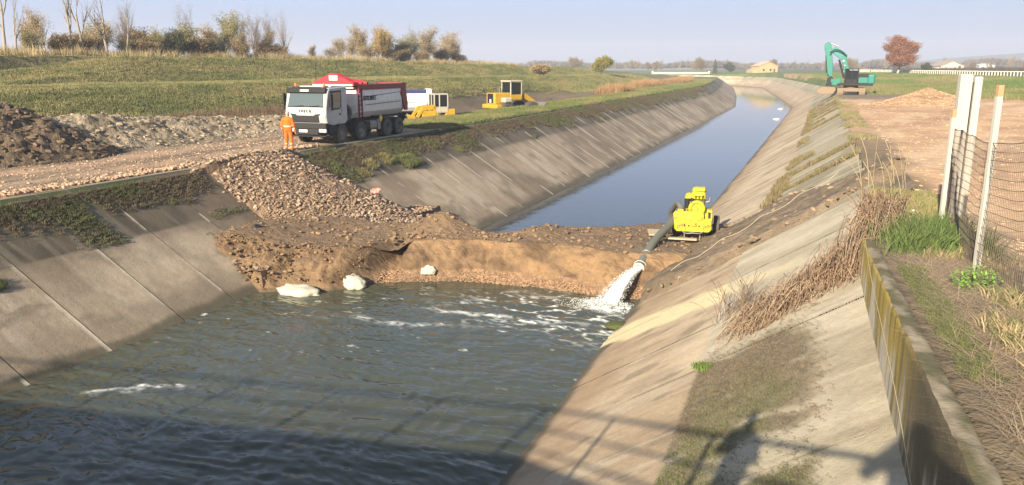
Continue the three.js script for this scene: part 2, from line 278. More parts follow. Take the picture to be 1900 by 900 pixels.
function waves(X, F) {
  const e = ss(23.5, 21, F), amp = lerp(.25, 1, e), u = X + .9 * fbm(X * .35, F * .35, 2), v = F + .9 * fbm(X * .35 + 9, F * .35, 2);
  const ridge = (x, y) => { const k = Math.abs(2 * n2(x, y) - 1); return 1 - k; };
  const r2 = (x, y) => { const k = Math.abs(2 * n2(x + .35 * n2(y * .7, x * .7), y) - 1); return 1 - k * k; };
  return .85 * amp * (.03 * (ridge(u * .5, v * 1.05) - .5) + .036 * (r2(u * 1.05 + 5, v * 2.6 + 2) - .5) + .034 * (r2(u * 2.1 + v * .5, v * 4.6 + 7) - .5) + .02 * (r2(u * 4.1 + v * 1.4, v * 8.2) - .5) + .01 * (n2(u * 8, v * 15) - .5) + .004 * (n2(X * 10, F * 16) - .5)) + .05 * Math.exp(-((X + 5.2) ** 2 + (F - 21.6) ** 2) / 1.2) * n2(X * 6, F * 6);
}
{
  const waterMat = new THREE.MeshPhysicalMaterial({ vertexColors: true, roughness: .09, ior: 1.333 });
  const Fs = ladder(-14, 25.5, (F) => F < 8 ? .4 : .042), n = 330, x0 = -17.4, x1 = -3.2;
  const g = grid(n, Fs.length - 1, (i, j) => { const X = lerp(x0, x1, i / n), F = Fs[j], f = clamp(F > 8 ? foam(X, F) : 0); return { p: [X, POOL + waves(X, F) + .02 * f, -F], c: mixc(mixc([.046, .056, .042], [.06, .066, .047], fbm(X * .3, F * .3, 3)), [.8, .82, .8], f) }; });
  { const I = g.index.array; for (let k = 0; k < I.length; k += 3) { const t = I[k]; I[k] = I[k + 1]; I[k + 1] = t; } g.computeVertexNormals(); }
  single('pool_water', waterMat, g, 'churned grey green water of the pool in front of the earth dam', 'water', null, 'structure');
  const ripple = grainTexture(256, (u, v) => .5 * pn(u, v, 6, 51) + .3 * pn(u, v, 14, 52) + .2 * pn(u, v, 40, 53));
  ripple.repeat.set(1, 1);
  const stillMat = new THREE.MeshPhysicalMaterial({ vertexColors: true, roughness: .03, ior: 1.333, bumpMap: ripple, bumpScale: .004 });
  const Fc = ladder(25, 500, (F) => 1 + F * .02);
  const gc = grid(8, Fc.length - 1, (i, j) => { const F = Fc[j], X = lerp(-17 + shL(F), -3.5 + shR(F), i / 8); return { p: [X, CANAL, -F], c: [.03, .038, .045], uv: [X * .35, F * .22] }; });
  { const I = gc.index.array; for (let k = 0; k < I.length; k += 3) { const t = I[k]; I[k] = I[k + 1]; I[k + 1] = t; } gc.computeVertexNormals(); }
  single('canal_water', stillMat, gc, 'still blue grey water of the canal behind the dam', 'water', null, 'structure');
}

// ------------------------------------------------------------------ the ground of both banks
const crest = table([[-60, 4.5], [100, 4.5], [200, 3.4], [330, 1.7], [2000, 1.7]]);
function pit(p, F) { return ss(-26.1, -27.2, p) * ss(-39, -35.5, p) * ss(46.5, 50.5, F) * ss(118, 100, F); }
function leftHeight(p, F) {           // p: distance across, kerb at -21.3
  const cr = crest(F), k = cr / 4.5;
  let y = 0;
  if (p < -33) y = lerp(0, 2.35 * k, ss(-33, -43.2, p) * .2 + .8 * clamp((-34 - p) / 8));
  if (p < -43) y += .12 * clamp((-43 - p) / 7);
  if (p < -50) y = lerp(2.47 * k, cr, clamp((-50.5 - p) / 5.5) * .85 + .15 * ss(-50, -57.5, p));
  if (F < 64 && F > 20 && p < -45.5 && p > -58) y = Math.min(y, lerp(2.45, 4.5, ss(34, 64, F)) + .5 * ss(-53, -57, p));   // ramp up the dyke
  if (p < -72) y = lerp(y, 1.7, ss(-72, -120, p));
  y += (.35 * (fbm(p * .09, F * .07, 3) - .5) + .16 * (fbm(p * .5, F * .35, 3) - .5)) * ss(-30, -38, p);
  y -= 1.25 * pit(p, F) * (1 + .25 * (fbm(p * .4, F * .4, 3) - .5));
  if (p > -33) y += .1 * (fbm(p * .6, F * .35, 3) - .5) * ss(-21.6, -22.6, p) + .06 * (fbm(p * 2.2, F * .5, 2) - .5) * ss(-21.6, -22.2, p) * ss(44, 40, F);
  return y;
}
const isSoil = (p, F) => { const w = 2.2 * (fbm(p * .25, F * .12, 3) - .5); return Math.max(ss(44.5, 41.5, F + w * 1.6) * ss(-36.5, -34.2, p + w * .6), pit(p + w * .3, F), ss(-25.8, -26.6, p + w * .3) * ss(-37, -34.5, p + w * .6) * ss(125, 105, F)); };
function leftColour(p, F) {
  const a = fbm(p * .5, F * .4, 4), b = fbm(p * 2.1, F * 1.6, 3), big = fbm(p * .07 + 5, F * .05, 3);
  let g = mixc([.12, .12, .04], [.19, .17, .065], ss(.3, .7, a)); g = mixc(g, [.2, .165, .08], ss(.55, .75, big) * .5);
  if (p > -27) g = mixc(g, [.13, .155, .04], .6);
  let s = mixc([.165, .12, .08], [.3, .225, .155], ss(.3, .7, a * .6 + b * .4));
  if (F < 46) {
    const rut = fbm(p * 1.9 + .4 * Math.sin(F * .2), F * .11 + 40, 3);
    const road = ss(-28.2, -26.8, p);
    s = mixc(s, mixc([.2, .135, .085], [.4, .28, .175], ss(.35, .65, rut)), road);
    if (F < 30) s = mixc(s, [.5, .32, .195], road * ss(.42, .66, fbm(p * .8 + 9, F * .3, 3)) * .8);
    s = mixc(s, [.15, .105, .072], ss(.55, .7, b) * .45);
  } else s = mixc([.115, .078, .05], [.2, .14, .092], ss(.3, .7, a * .5 + b * .5));
  return mixc(g, s, isSoil(p, F));
}
{
  const Fs = ladder(-70, 2200, (F) => F < 8 ? 6 : F < 60 ? .3 : F < 130 ? .6 : F < 470 ? 2 + clamp((F - 130) * .01, 0, .5) : 30);
  const ps = ladder(21.42, 1400, (p) => p < 28 ? .22 : p < 60 ? .45 : p < 80 ? 1.2 : p < 140 ? 6 : 60).map((p) => -p); ps.unshift(-20.4);
  const g = grid(ps.length - 1, Fs.length - 1, (i, j) => { const p = ps[i], F = Fs[j]; return { p: [p + shL(F), i ? leftHeight(p, F) : -1, -F], c: leftColour(p, F) }; }, .35);
  single('left_bank_ground', soilMat, g, 'left bank with dirt haul road, bare spoil and grassy dyke', 'ground', null, 'structure');
}
const fenceX = (F) => 35.2 - (F - 163) * .161;
function rightHeight(X, F) {
  let y = 3.7 - hKerbR(F);
  const near = ss(1.3, 2.6, X - shR(F));
  y += .12 * (fbm(X * .5, F * .35, 3) - .5) * near + .05 * (fbm(X * 2, F * 1.6, 2) - .5) * near;
  if (F < 30) y -= .35 * ss(2.6, 4.2, X) * ss(30, 18, F);
  const dd = fenceX(F) - X;                       // metres before the fence
  y = lerp(y, 1.78, F > 100 ? ss(55, 0, dd) * ss(100, 150, F) : ss(55, 0, dd));
  if (dd < -4) y = lerp(1.78, 2.7, ss(-4, -140, dd));
  return y;
}
function rightColour(X, F) {
  const a = fbm(X * .45, F * .4, 4), b = fbm(X * 2.4, F * 2, 3), c0 = fbm(X * .13 + 3, F * .07, 3);
  let grass = mixc([.085, .125, .025], [.15, .19, .045], ss(.3, .7, a)); grass = mixc(grass, [.2, .17, .09], ss(.58, .76, c0) * .5);
  let track = mixc([.42, .25, .14], [.66, .43, .25], ss(.28, .72, a * .55 + b * .45)); track = mixc(track, [.74, .53, .34], ss(.5, .7, fbm(X * .6 - F * .12, F * .16, 3)) * .6);
  const edge = F < 111 ? lerp(17.8, 7.7, (F - 81) / 30) : 5.2;
  let k = ss(-1.4, 1.2, X - edge + 2.4 * (a - .5)); if (F < 81) k = ss(-1.2, 1.2, X - (18 + (81 - F) * .3));
  k = Math.max(k, ss(116, 124, F)); let c = mixc(track, grass, k);
  const dirt = ss(84, 92, F + 8 * (a - .5)) * ss(122, 112, F) * (1 - k); c = mixc(c, mixc([.17, .125, .085], [.27, .2, .14], b), dirt);
  const verge = ss(3.6, 2.6, X - shR(F) + 1.3 * (a - .5)) * ss(60, 30, F); c = mixc(c, mixc([.1, .085, .045], [.2, .155, .1], b), verge * .8);
  if (F < 20) c = mixc(c, mixc([.11, .085, .05], [.24, .185, .12], b), ss(4.6, 2.9, X + (a - .5)));
  const far = ss(0, -8, fenceX(F) - X); c = mixc(c, [.10, .095, .07], far);
  return c;
}
{
  const Fs = ladder(-70, 2200, (F) => F < 2 ? 4 : F < 50 ? .3 : F < 125 ? .7 : F < 500 ? 2 + clamp((F - 125) * .01, 0, .5) : 30);
  const qs = ladder(0, 1500, (q) => q < 8 ? .16 + q * .02 : q < 30 ? .6 : q < 90 ? 3 : 50); qs.unshift(-1.1);
  const inner = (F) => F < 14.4 ? 1.2 : lerp(1.2, xR(hKerbR(F), F) + .05, ss(14.4, 14.9, F));
  const g = grid(qs.length - 1, Fs.length - 1, (i, j) => { const F = Fs[j], X = inner(F) + (i || F > 15.2 ? qs[i] : .02); return { p: [X, i ? rightHeight(X, F) - (i === 1 ? .04 : 0) : 3.7 - hKerbR(F) - .85, -F], c: rightColour(X, F) }; }, .35);
  { const I = g.index.array; for (let k = 0; k < I.length; k += 3) { const t = I[k]; I[k] = I[k + 1]; I[k + 1] = t; } g.computeVertexNormals(); }
  single('right_bank_ground', soilMat, g, 'right bank with pale gravel track and green field', 'ground', null, 'structure');
}

// ------------------------------------------------------------------ earthworks: dam, ramp, heaps, gravel
const earthMat = new THREE.MeshStandardMaterial({ vertexColors: true, map: soilGrain, bumpMap: soilRelief, bumpScale: .07, roughness: .95 });
const clod = (g, k = .5) => [g[0] * rr(1 - k, 1 + k * .7), g[1], g[2]];
const tone = (c, k = .3) => { const v = rr(1 - k, 1 + k); return [c[0] * v, c[1] * v, c[2] * v]; };
const DAM = 3.7 - 5.8;   // crest height
const damToe = table([[-20, 18.6], [-18, 19.2], [-16.4, 19.5], [-14, 20.4], [-13.35, 21.1], [-12.9, 22.1], [-10.6, 23.2], [-7.8, 23.4], [-5.8, 23.1], [-4.3, 23.2], [-3, 23.6], [-1, 24.4]]);
const damBack = table([[-20, 26], [-14, 25.8], [-12.2, 26.2], [-10, 25.3], [-8.5, 26.9], [-6, 28.6], [-4, 30.2], [-1, 31]]);
const damTop = (X, F) => DAM + .16 * (fbm(X * .7, F * .7, 3) - .5) + .62 * Math.exp(-((X + 12.3) ** 2) / .9 - ((F - 25.6) ** 2) / .8) + .2 * Math.exp(-((X + 8.6) ** 2) / .6 - ((F - 26.2) ** 2) / .7) + .35 * ss(-15.5, -18, X) - .1 * ss(-5, -3.5, X) * ss(25, 27, F);
{
  const nx = 330, rows = []; // rows: [part of the profile, t]
  for (let k = 0; k <= 5; k++) rows.push([0, k / 5]); for (let k = 1; k <= 34; k++) rows.push([1, k / 34]); for (let k = 1; k <= 44; k++) rows.push([2, k / 44]); for (let k = 1; k <= 16; k++) rows.push([3, k / 16]);
  const g = grid(nx, rows.length - 1, (i, j) => {
    const X0 = lerp(-19.6, -1.2, i / nx), [s, t] = rows[j];
    const crack = Math.exp(-(((X0 + 13.0) * 2.6) ** 2)) * 1.0 + .25 * Math.exp(-(((X0 + 15.6) * 4) ** 2));
    const F0 = damToe(X0) + .28 * (fbm(X0 * 1.4, 3, 4) - .5), top = damTop(X0, F0 + .8), lean = .55 + .5 * fbm(X0 * .9, 8, 3) + .9 * ss(-14.6, -16.5, X0) * .6;
    const F2 = damBack(X0), F1 = F0 + .35 + lean;
    let F, y, rough = .05;
    if (s === 0) { F = lerp(F0 - 1, F0, t); y = lerp(POOL - .7, POOL - .02, t); }
    else if (s === 1) { const q = t; F = q < .3 ? lerp(F0, F0 + .36, q / .3) : lerp(F0 + .36, F1, Math.pow((q - .3) / .7, 1.7)); y = q < .3 ? lerp(POOL - .02, POOL + .26, q / .3) : lerp(POOL + .26, top, Math.pow((q - .3) / .7, .85)); rough = (.34 + .2 * ss(-13.5, -15, X0)) * ss(.2, .5, q) * ss(1.02, .85, q) + .06; F += crack * 1.1 * ss(.05, .5, q); y -= crack * .35 * ss(.5, 1, q); }
    else if (s === 2) { F = lerp(F1, Math.max(F1 + .5, F2), t); y = damTop(X0, F) - crack * .35 * ss(.4, 0, t); rough = .07; }
    else { const Fb = Math.max(F1 + .5, F2); F = lerp(Fb, Fb + 6.5, t); y = lerp(damTop(X0, Fb), CANAL - .8, t); rough = .1; }
    const d1 = fbm3(X0 * 1.6, y * 1.9, F * 1.6, 3) - .5, d2 = fbm3(X0 * 6, y * 6, F * 6, 2) - .5, d3 = Math.abs(fbm3(X0 * 2.6 + 9, y * 1.1, F * 2.6, 3) - .5);
    const face = s === 1 ? 1 : 0;
    F -= face * (rough * 1.5 * d1 + (.14 + .2 * ss(-13.5, -15, X0)) * d2 * ss(.1, .4, t) - .5 * rough * (.25 - d3)); y += (1 - face) * (rough * d1 * 1.6 + .07 * d2) + face * .08 * d2;
    const a = fbm(X0 * .9 + F * .3, F * .9 + y * 1.5, 4), b = fbm3(X0 * 4, y * 4, F * 4, 2);
    let c = mixc([.135, .084, .047], [.255, .165, .093], ss(.3, .7, a * .6 + b * .4));
    c = mixc(c, [.3, .185, .095], face * ss(-12.5, -10, X0) * ss(.4, .7, a) * .7);
    if (s === 2) c = mixc(c, [.215, .142, .082], .6); if (X0 > -5) c = mixc(c, [.17, .13, .09], .6 * (s === 2)); if (X0 < -14.5) c = mixc(c, [.2, .13, .075], .5);
    if (s === 1 && t < .34) c = mixc(c, mixc([.15, .09, .05], [.36, .23, .145], n2(X0 * 16, y * 16 + F * 9)), .8 * ss(-13.4, -12.6, X0));
    if (y < POOL + .1) c = mixc(c, [.11, .08, .05], .7);
    return { p: [X0, y, -F], c, uv: [X0 * .45, (F + y) * .45] };
  });
  { const I = g.index.array; for (let k = 0; k < I.length; k += 3) { const t = I[k]; I[k] = I[k + 1]; I[k + 1] = t; } g.computeVertexNormals(); }
  const dam = thing('earth_dam', 'brown earth dam dug across the canal between pool and still water', 'dam');
  dam.add(Object.assign(shadow(new THREE.Mesh(g, earthMat)), { name: 'bank' })); g.computeBoundingBox();
  seed = 51; const pebbles = [], clods = [];
  for (let k = 0; k < 5200; k++) { const X = rr(-13, -4.2), F = damToe(X) + rr(-.08, .5), s = rr(.03, .095), v = rr(.7, 1.35); pebbles.push([X, POOL + (F - damToe(X)) * .6 + rr(-.03, .05), -F, s * rr(.8, 1.5), s, s, rr(0, 6), rr(-.6, .6), .27 * v, .17 * v, .1 * v]); }
  for (let k = 0; k < 1500; k++) { const X = rr(-19, -2), t = rnd(), F = damToe(X) + 1.1 + t * (damBack(X) - damToe(X) - 1.4), s = Math.pow(rnd(), 4) * .16 + .02, v = rr(.6, 1.15); clods.push([X, damTop(X, F) + rr(-.02, .06), -F, s * rr(.8, 1.5), s, s, rr(0, 6), rr(-.6, .6), .22 * v, .145 * v, .085 * v]); }
  for (let k = 0; k < 900; k++) { const X = rr(-18.8, -13.4), t = rnd(), F = damToe(X) + rr(.2, 1.5) , s = Math.pow(rnd(), 3) * .11 + .025, v = rr(.5, 1.2); clods.push([X, lerp(POOL + .15, damTop(X, F), clamp((F - damToe(X)) / 1.3)) + rr(-.08, .08), -F, s * rr(.8, 1.5), s, s, rr(0, 6), rr(-.6, .6), .21 * v, .135 * v, .078 * v]); }
  copies('toe_pebbles', stones[0], rubbleMat, pebbles, null, null, dam); copies('earth_clods', stones[1], rubbleMat, clods, null, null, dam);
}
// an uneven heap as a height field
function heap(name, label, category, x0, x1, F0, F1, res, height, colour, n, clodFn, group) {
  const nx = Math.round((x1 - x0) / res), nf = Math.round((F1 - F0) / res);
  const g = grid(nx, nf, (i, j) => { const X = lerp(x0, x1, i / nx), F = lerp(F0, F1, j / nf); return { p: [X, height(X, F), -F], c: colour(X, F), uv: [X * .5, F * .5] }; });
  { const I = g.index.array; for (let k = 0; k < I.length; k += 3) { const t = I[k]; I[k] = I[k + 1]; I[k + 1] = t; } g.computeVertexNormals(); }
  const o = thing(name, label, category, 0, 0, 0, 0, group); const m = shadow(new THREE.Mesh(g, earthMat)); m.name = 'mound'; o.add(m);
  const list = []; for (let k = 0, tries = 0; k < n && tries < n * 4; tries++) { const c = clodFn(rr(x0, x1), rr(F0, F1)); if (c) { list.push(c); k++; } }
  if (list.length) copies('loose_stones', stones[2], rubbleMat, list, null, null, o);
  return o;
}
// soil ramp on the right slope, pushed down from the track to the dam
const rampNear = table([[-4.6, 22.6], [-3.9, 21.9], [.6, 21.8], [1.7, 23], [2.6, 23.4]]), rampFar = table([[-4.6, 28], [-2.9, 28.4], [-.1, 28.2], [1.5, 25.2], [2.6, 24.6]]);
const slopeR = (X, F) => 3.7 - (7.02 - (X - shR(F) + 4.53) / 1.6);
seed = 61;
heap('soil_ramp', 'brown soil spilled down the right concrete slope to the pump', 'soil', -4.3, 2.6, 20.8, 30, .085, (X, F) => { const a = rampNear(X) + .7 * (fbm(X * 1.3, 2, 3) - .5), b = rampFar(X) + 1.1 * (fbm(X * 1.1, 7, 3) - .5), e = Math.min(F - a, b - F); const t = ss(-.15, .8, e); return slopeR(X, F) + lerp(-.2, .27, t) + t * (.3 * (fbm(X * 1.1, F * 1.1, 4) - .5) + .1 * (fbm(X * 5, F * 5, 2) - .5)) + .12 * ss(-2.2, -3.6, X) * t; },
  (X, F) => mixc([.14, .105, .07], [.25, .185, .125], ss(.3, .7, fbm(X * 1.2, F * 1.2, 4) * .6 + .4 * fbm(X * 6, F * 6, 2))), 700, (X, F) => { const e = Math.min(F - rampNear(X), rampFar(X) - F); if (e < .1) return null; const s = Math.pow(rnd(), 3) * .16 + .025, v = rr(.6, 1.5); return [X, slopeR(X, F) + .2 + .3 * (fbm(X * 1.1, F * 1.1, 4) - .5), -F, s * 1.3, s, s, rr(0, 6), 0, .2 * v, .15 * v, .1 * v]; });
// gravel tipped over the left slope
const slopeL = (X, F) => -(X - shL(F) + 21.3) / 1.6;
const pileY = (X, F) => { const d = F - (27.5 + .22 * (X + 19)), w = d > 0 ? .13 : .034; let y = X < -21 ? lerp(.04, .3, ss(-23, -21, X)) : .3 - (X + 21) * .47; y -= w * d * d * (X < -21 ? .35 : 1) + .004 * d ** 4 * (d > 0 ? 1 : .12); if (X < -15.9) y = Math.max(y, DAM - .6); return y; };
seed = 71;
const gravel = heap('gravel_pile', 'heap of broken reddish stone tipped from the road down the left slope', 'gravel pile', -23.2, -14.3, 19.8, 33, .075,
  (X, F) => { const base = X < -21.3 ? leftHeight(X, F) : slopeL(X, F); const y = pileY(X, F); return (y > base - .06 ? y : base - .3) + .16 * (fbm(X * 1.3, F * 1.3, 3) - .5) + .13 * (fbm(X * 6, F * 6, 2) - .5); },
  (X, F) => mixc(mixc([.17, .11, .068], [.3, .2, .125], ss(.3, .7, fbm(X * 5, F * 5, 3))), [.24, .155, .1], .7 * ss(.45, .6, fbm(X * .45 + 3, F * .45, 3)) * ss(-18, -20, X)), 0, () => null);
{
  const lists = [[], [], []], big = []; let k = 0;
  for (let t = 0; t < 60000 && k < 14000; t++) {
    const X = rr(-22.8, -14.6), F = rr(20, 32.5), base = X < -21.3 ? leftHeight(X, F) : slopeL(X, F), y = pileY(X, F); if (y < base - .02 && !(rnd() < .05 && y > base - .35)) continue;
    if (fbm(X * .45 + 3, F * .45, 3) > .47 && X < -17.4 && rnd() < .8) continue;
    k++; const s = .03 + .125 * Math.pow(rnd(), 2.8), v = rr(.32, 1.0), w = rr(0, 1), c = [lerp(.33, .44, w) * v, lerp(.21, .345, w) * v, lerp(.135, .255, w) * v];
    const row = [X, Math.max(y, base) + .16 * (fbm(X * 1.3, F * 1.3, 3) - .5) + rr(-.02, .05), -F, s * rr(.9, 1.6), s * rr(.7, 1), s, rr(0, 6), rr(-.8, .8), ...c, rr(-.8, .8)];
    if (s > .128 && big.length < 180) big.push(row); else lists[k % 3].push(row);
  }
  lists.forEach((l, i) => copies('small_stones', stones[i], rubbleMat, l, null, null, gravel));
  const tones = [0, 1, 2, 3].map((i) => mat([.3, .35, .26, .4][i], [.2, .26, .17, .31][i], [.13, .185, .115, .23][i], .93));
  big.forEach((r, i) => { const m = shadow(new THREE.Mesh(stones[i % 3], tones[i % 4])); m.name = 'stone'; m.position.set(r[0], r[1], r[2]); m.scale.set(r[3] * 1.15, r[4] * 1.15, r[5] * 1.15); m.rotation.set(r[7], r[6], r[11]); gravel.add(m); });
  // a red scrap of plastic among the stones
  const g = new THREE.PlaneGeometry(.42, .3, 8, 6), p = g.attributes.position; for (let i = 0; i < p.count; i++) p.setZ(i, .16 * (n2(p.getX(i) * 9, p.getY(i) * 9) - .5)); g.rotateX(-1); g.computeVertexNormals();
  const r = single('plastic_scrap', mat(.75, .2, .16, .5, { side: THREE.DoubleSide }), g, 'crumpled red plastic scrap on the dark side of the gravel pile', 'scrap'); r.position.set(-17.2, pileY(-17.2, 29.2) + .22, -29.2);
}
// spoil heaps left of the haul road
const rugged = (X, F, a) => a * (.9 * (fbm(X * .9, F * .9, 3) - .5) + .55 * (fbm(X * 2.6, F * 2.6, 3) - .5) + .32 * (Math.abs(fbm(X * 5.5, F * 5.5, 2) - .5) * 2 - .3));
seed = 81;
const darkY = (X, F) => { const d = Math.hypot((X + 32.6) / 1.0, (F - 23.2) / 1.0) ; const r = 5.2 + 1.2 * (fbm(X * .4, F * .4, 2) - .5); return 2.3 * Math.pow(clamp(1 - d / r), .85) * 1.15 - .1; };
heap('dark_soil_heap', 'tall heap of dark brown cloddy soil beside the haul road', 'soil heap', -39.5, -26.8, 17.4, 29.2, .1, (X, F) => { const y = darkY(X, F); return y < -.05 ? -.25 : y + rugged(X, F, .55) * ss(-.1, .6, y); }, (X, F) => mixc([.075, .052, .032], [.17, .12, .075], ss(.3, .72, fbm(X * 1.4, F * 1.4, 3) * .5 + .5 * fbm(X * 6, F * 6, 2))), 2600, (X, F) => { const y = darkY(X, F); if (y < -.02) return null; const s = Math.pow(rnd(), 3) * .2 + .035, v = rr(.5, 1.25); return [X, y + rugged(X, F, .55) * ss(-.1, .6, y), -F, s * 1.3, s, s, rr(0, 6), rr(-.5, .5), .135 * v, .095 * v, .06 * v]; });
seed = 82;
const greyY = (X, F) => { const ax = -31.6 + (F - 26) * .04, top = lerp(1.75, .85, ss(23, 41, F)) * ss(19, 22, F) * ss(46.5, 40, F), d = (X - ax) / (X > ax ? 3.2 : 3.6); return top * clamp(1.12 - Math.abs(d)) * 1.0 - .12; };
heap('spoil_bank', 'long pale grey brown spoil bank behind the dark heap', 'soil heap', -36, -27.2, 21, 47, .11, (X, F) => { const y = greyY(X, F); return y < -.06 ? -.25 : y + rugged(X, F, .38) * ss(-.1, .5, y) + .3 * (fbm(F * .8, X * .25, 3) - .5) * ss(0, .6, y); }, (X, F) => mixc([.18, .14, .09], [.38, .3, .205], ss(.3, .7, fbm(X * 1.2, F * 1.2, 3) * .6 + .4 * fbm(X * 6, F * 6, 2))), 3600, (X, F) => { const y = greyY(X, F); if (y < -.02) return null; const s = Math.pow(rnd(), 3) * .16 + .03, v = rr(.55, 1.25); return [X, y + rugged(X, F, .38) * ss(-.1, .5, y) + .3 * (fbm(F * .8, X * .25, 3) - .5) * ss(0, .6, y), -F, s * 1.3, s, s, rr(0, 6), rr(-.5, .5), .29 * v, .235 * v, .165 * v]; });
seed = 83; // windrow of stones along the kerb
{ const l = []; for (let k = 0; k < 2600; k++) { const F = 10 + 22 * Math.pow(rnd(), .9), X = -21.75 - Math.abs(rr(-.5, .5) + rr(-.4, .4)) * 1.0, s = .04 + .12 * Math.pow(rnd(), 2), v = rr(.55, 1.3); l.push([X, leftHeight(X, F) + rr(0, .07), -F, s * 1.4, s, s, rr(0, 6), rr(-.6, .6), .4 * v, .27 * v, .18 * v]); }
  for (let k = 0; k < 3400; k++) { const F = rr(14, 44), X = rr(-28, -22), s = .02 + .08 * Math.pow(rnd(), 3), v = rr(.55, 1.3); l.push([X, leftHeight(X, F) + .01, -F, s * 1.4, s, s, rr(0, 6), 0, .38 * v, .27 * v, .19 * v]); }
  copies('road_stones', stones[1], rubbleMat, l, 'loose reddish stones strewn along the haul road and kerb', 'stones'); }
{ const g = stones[1].clone().scale(.42, .34, .36); const o = single('black_bag', mat(.012, .012, .014, .35), g, 'small black plastic bag at the foot of the gravel pile', 'bag'); o.position.set(-17.75, DAM + .34, -21.95); }
// gravel mound and loose gravel on the right track
seed = 84;
const moundY = (X, F) => { const d = Math.hypot((X - 9.6) / 3.7, (F - 77) / 4.4); return rightHeight(X, F) + 1.45 * Math.pow(clamp(1 - d), .9) - .08 + .3 * clamp(1 - Math.hypot((X - 5.8) / 2.4, (F - 76) / 3)); };
heap('gravel_mound', 'rounded mound of pinkish gravel on the right bank track', 'gravel pile', 2.8, 14, 71.5, 82.5, .16, (X, F) => moundY(X, F) + .16 * (fbm(X * 1.4, F * 1.4, 3) - .5), (X, F) => mixc([.34, .21, .12], [.54, .36, .22], ss(.3, .7, fbm(X * 3, F * 3, 3))), 3000, (X, F) => { if (moundY(X, F) < rightHeight(X, F)) return null; const s = .03 + .09 * Math.pow(rnd(), 3), v = rr(.7, 1.15); return [X, moundY(X, F) + .05, -F, s * 1.3, s, s, rr(0, 6), 0, .47 * v, .31 * v, .19 * v]; });
seed = 85;
{ const l = []; for (let k = 0; k < 6000; k++) { const F = 15 + 60 * Math.pow(rnd(), 1.6), X = shR(F) + 2.6 + rr(0, 12) * (.4 + F / 60), s = .02 + .1 * Math.pow(rnd(), 4), v = rr(.7, 1.2); l.push([X, rightHeight(X, F) + .005, -F, s * 1.4, s * .8, s, rr(0, 6), 0, .55 * v, .37 * v, .22 * v]); }
  copies('track_gravel', stones[0], rubbleMat, l, 'loose pink gravel scattered over the right bank track', 'gravel'); }
// ------------------------------------------------------------------ retaining wall, right foreground
{
  const wall = thing('retaining_wall', 'short concrete retaining wall streaked with yellow algae at right', 'wall');
  const topH = (F) => 3.7 - hKerbR(F) + .05;
  const streaks = (F, y, top) => { const s = fbm(F * 5.5, y * .35 + 8, 4), e = fbm(F * 14, y * .6, 3), d = top - y; let c = mixc([.74, .66, .52], [.58, .5, .37], e);
    c = mixc(c, [.5, .35, .03], ss(.4, .56, s + .28 * ss(1.0, 0, d) - .1) * .95); c = mixc(c, [.6, .55, .45], ss(.52, .6, fbm(F * 9 + 70, y * .4, 3)) * ss(.25, .6, d) * .8); c = mixc(c, [.17, .13, .045], ss(.54, .62, e * .5 + s * .5) * .75); if (F < 9) c = mixc(c, [.12, .095, .05], ss(9, 6.5, F + 1.2 * (s - .5)) * ss(.35, .55, s + .2 * ss(.9, .1, d))); return c; };
  const n = 260, m = 34;
  const face = grid(n, m, (i, j) => { const F = lerp(-3, 14.35, i / n), t = topH(F) - .014 + .02 * (fbm(F * 7, 17, 3) - .5), y = lerp(t, .0, j / m); return { p: [1.06 - .012 * fbm(F * 3, y * 3, 3) + (j === 0 ? .02 : 0), y, -F], c: streaks(F, y, t), uv: [F * .5, y * .5] }; });
  const fm = shadow(new THREE.Mesh(face, concreteMat)); fm.name = 'face'; { const I = face.index.array; for (let k = 0; k < I.length; k += 3) { const t = I[k]; I[k] = I[k + 1]; I[k + 1] = t; } face.computeVertexNormals(); } wall.add(fm);
  const cap = grid(n, 5, (i, j) => { const F = lerp(-3, 14.35, i / n), t = topH(F), X = [1.068, 1.09, 1.12, 1.17, 1.22, 1.25][j], y = t + [-.012, -.01, -.004, 0, -.004, -.06][j] + .035 * (fbm(F * 7, X * 16, 3) - .5); return { p: [X + .02 * (fbm(F * 5, j, 2) - .5), y, -F], c: mixc(mixc([.2, .16, .1], [.42, .36, .26], fbm(F * 6, X * 14, 3)), [.09, .085, .025], ss(.38, .58, fbm(F * 2.2, X * 9 + 3, 3)) * .85), uv: [F * .5, X * .5] }; });
  const cm = shadow(new THREE.Mesh(cap, concreteMat)); cm.name = 'coping'; { const I = cap.index.array; for (let k = 0; k < I.length; k += 3) { const t = I[k]; I[k] = I[k + 1]; I[k + 1] = t; } cap.computeVertexNormals(); } wall.add(cm);
  const end = grid(6, 16, (i, j) => { const y = lerp(topH(14.35), .0, j / 16); return { p: [lerp(1.05, 1.25, i / 6), y, -14.36], c: streaks(14.3 + i * .05, y, topH(14.35)) }; }); const em = shadow(new THREE.Mesh(end, concreteMat)); em.name = 'end_face'; wall.add(em);
  // a straw-thin dry stem or wire lying down the face of the wall
  const w = single('loose_wire', mat(.5, .42, .26, .7), tube([[1.02, 1.02, -13.4], [1.0, .86, -11.5], [1.0, .75, -9.4], [1.0, .62, -7.6], [1.0, .4, -6.0]], .0035, 30, 5), 'thin straw coloured wire running down the retaining wall', 'wire');
}

// ------------------------------------------------------------------ machines
const font = await new FontLoader().loadAsync('fonts/droid/droid_sans_bold.typeface.json');
const letters = (t, size, depth = .012) => { const g = new TextGeometry(t, { font, size, depth, curveSegments: 3 }); g.computeBoundingBox(); return g.translate(-(g.boundingBox.max.x + g.boundingBox.min.x) / 2, 0, 0); };
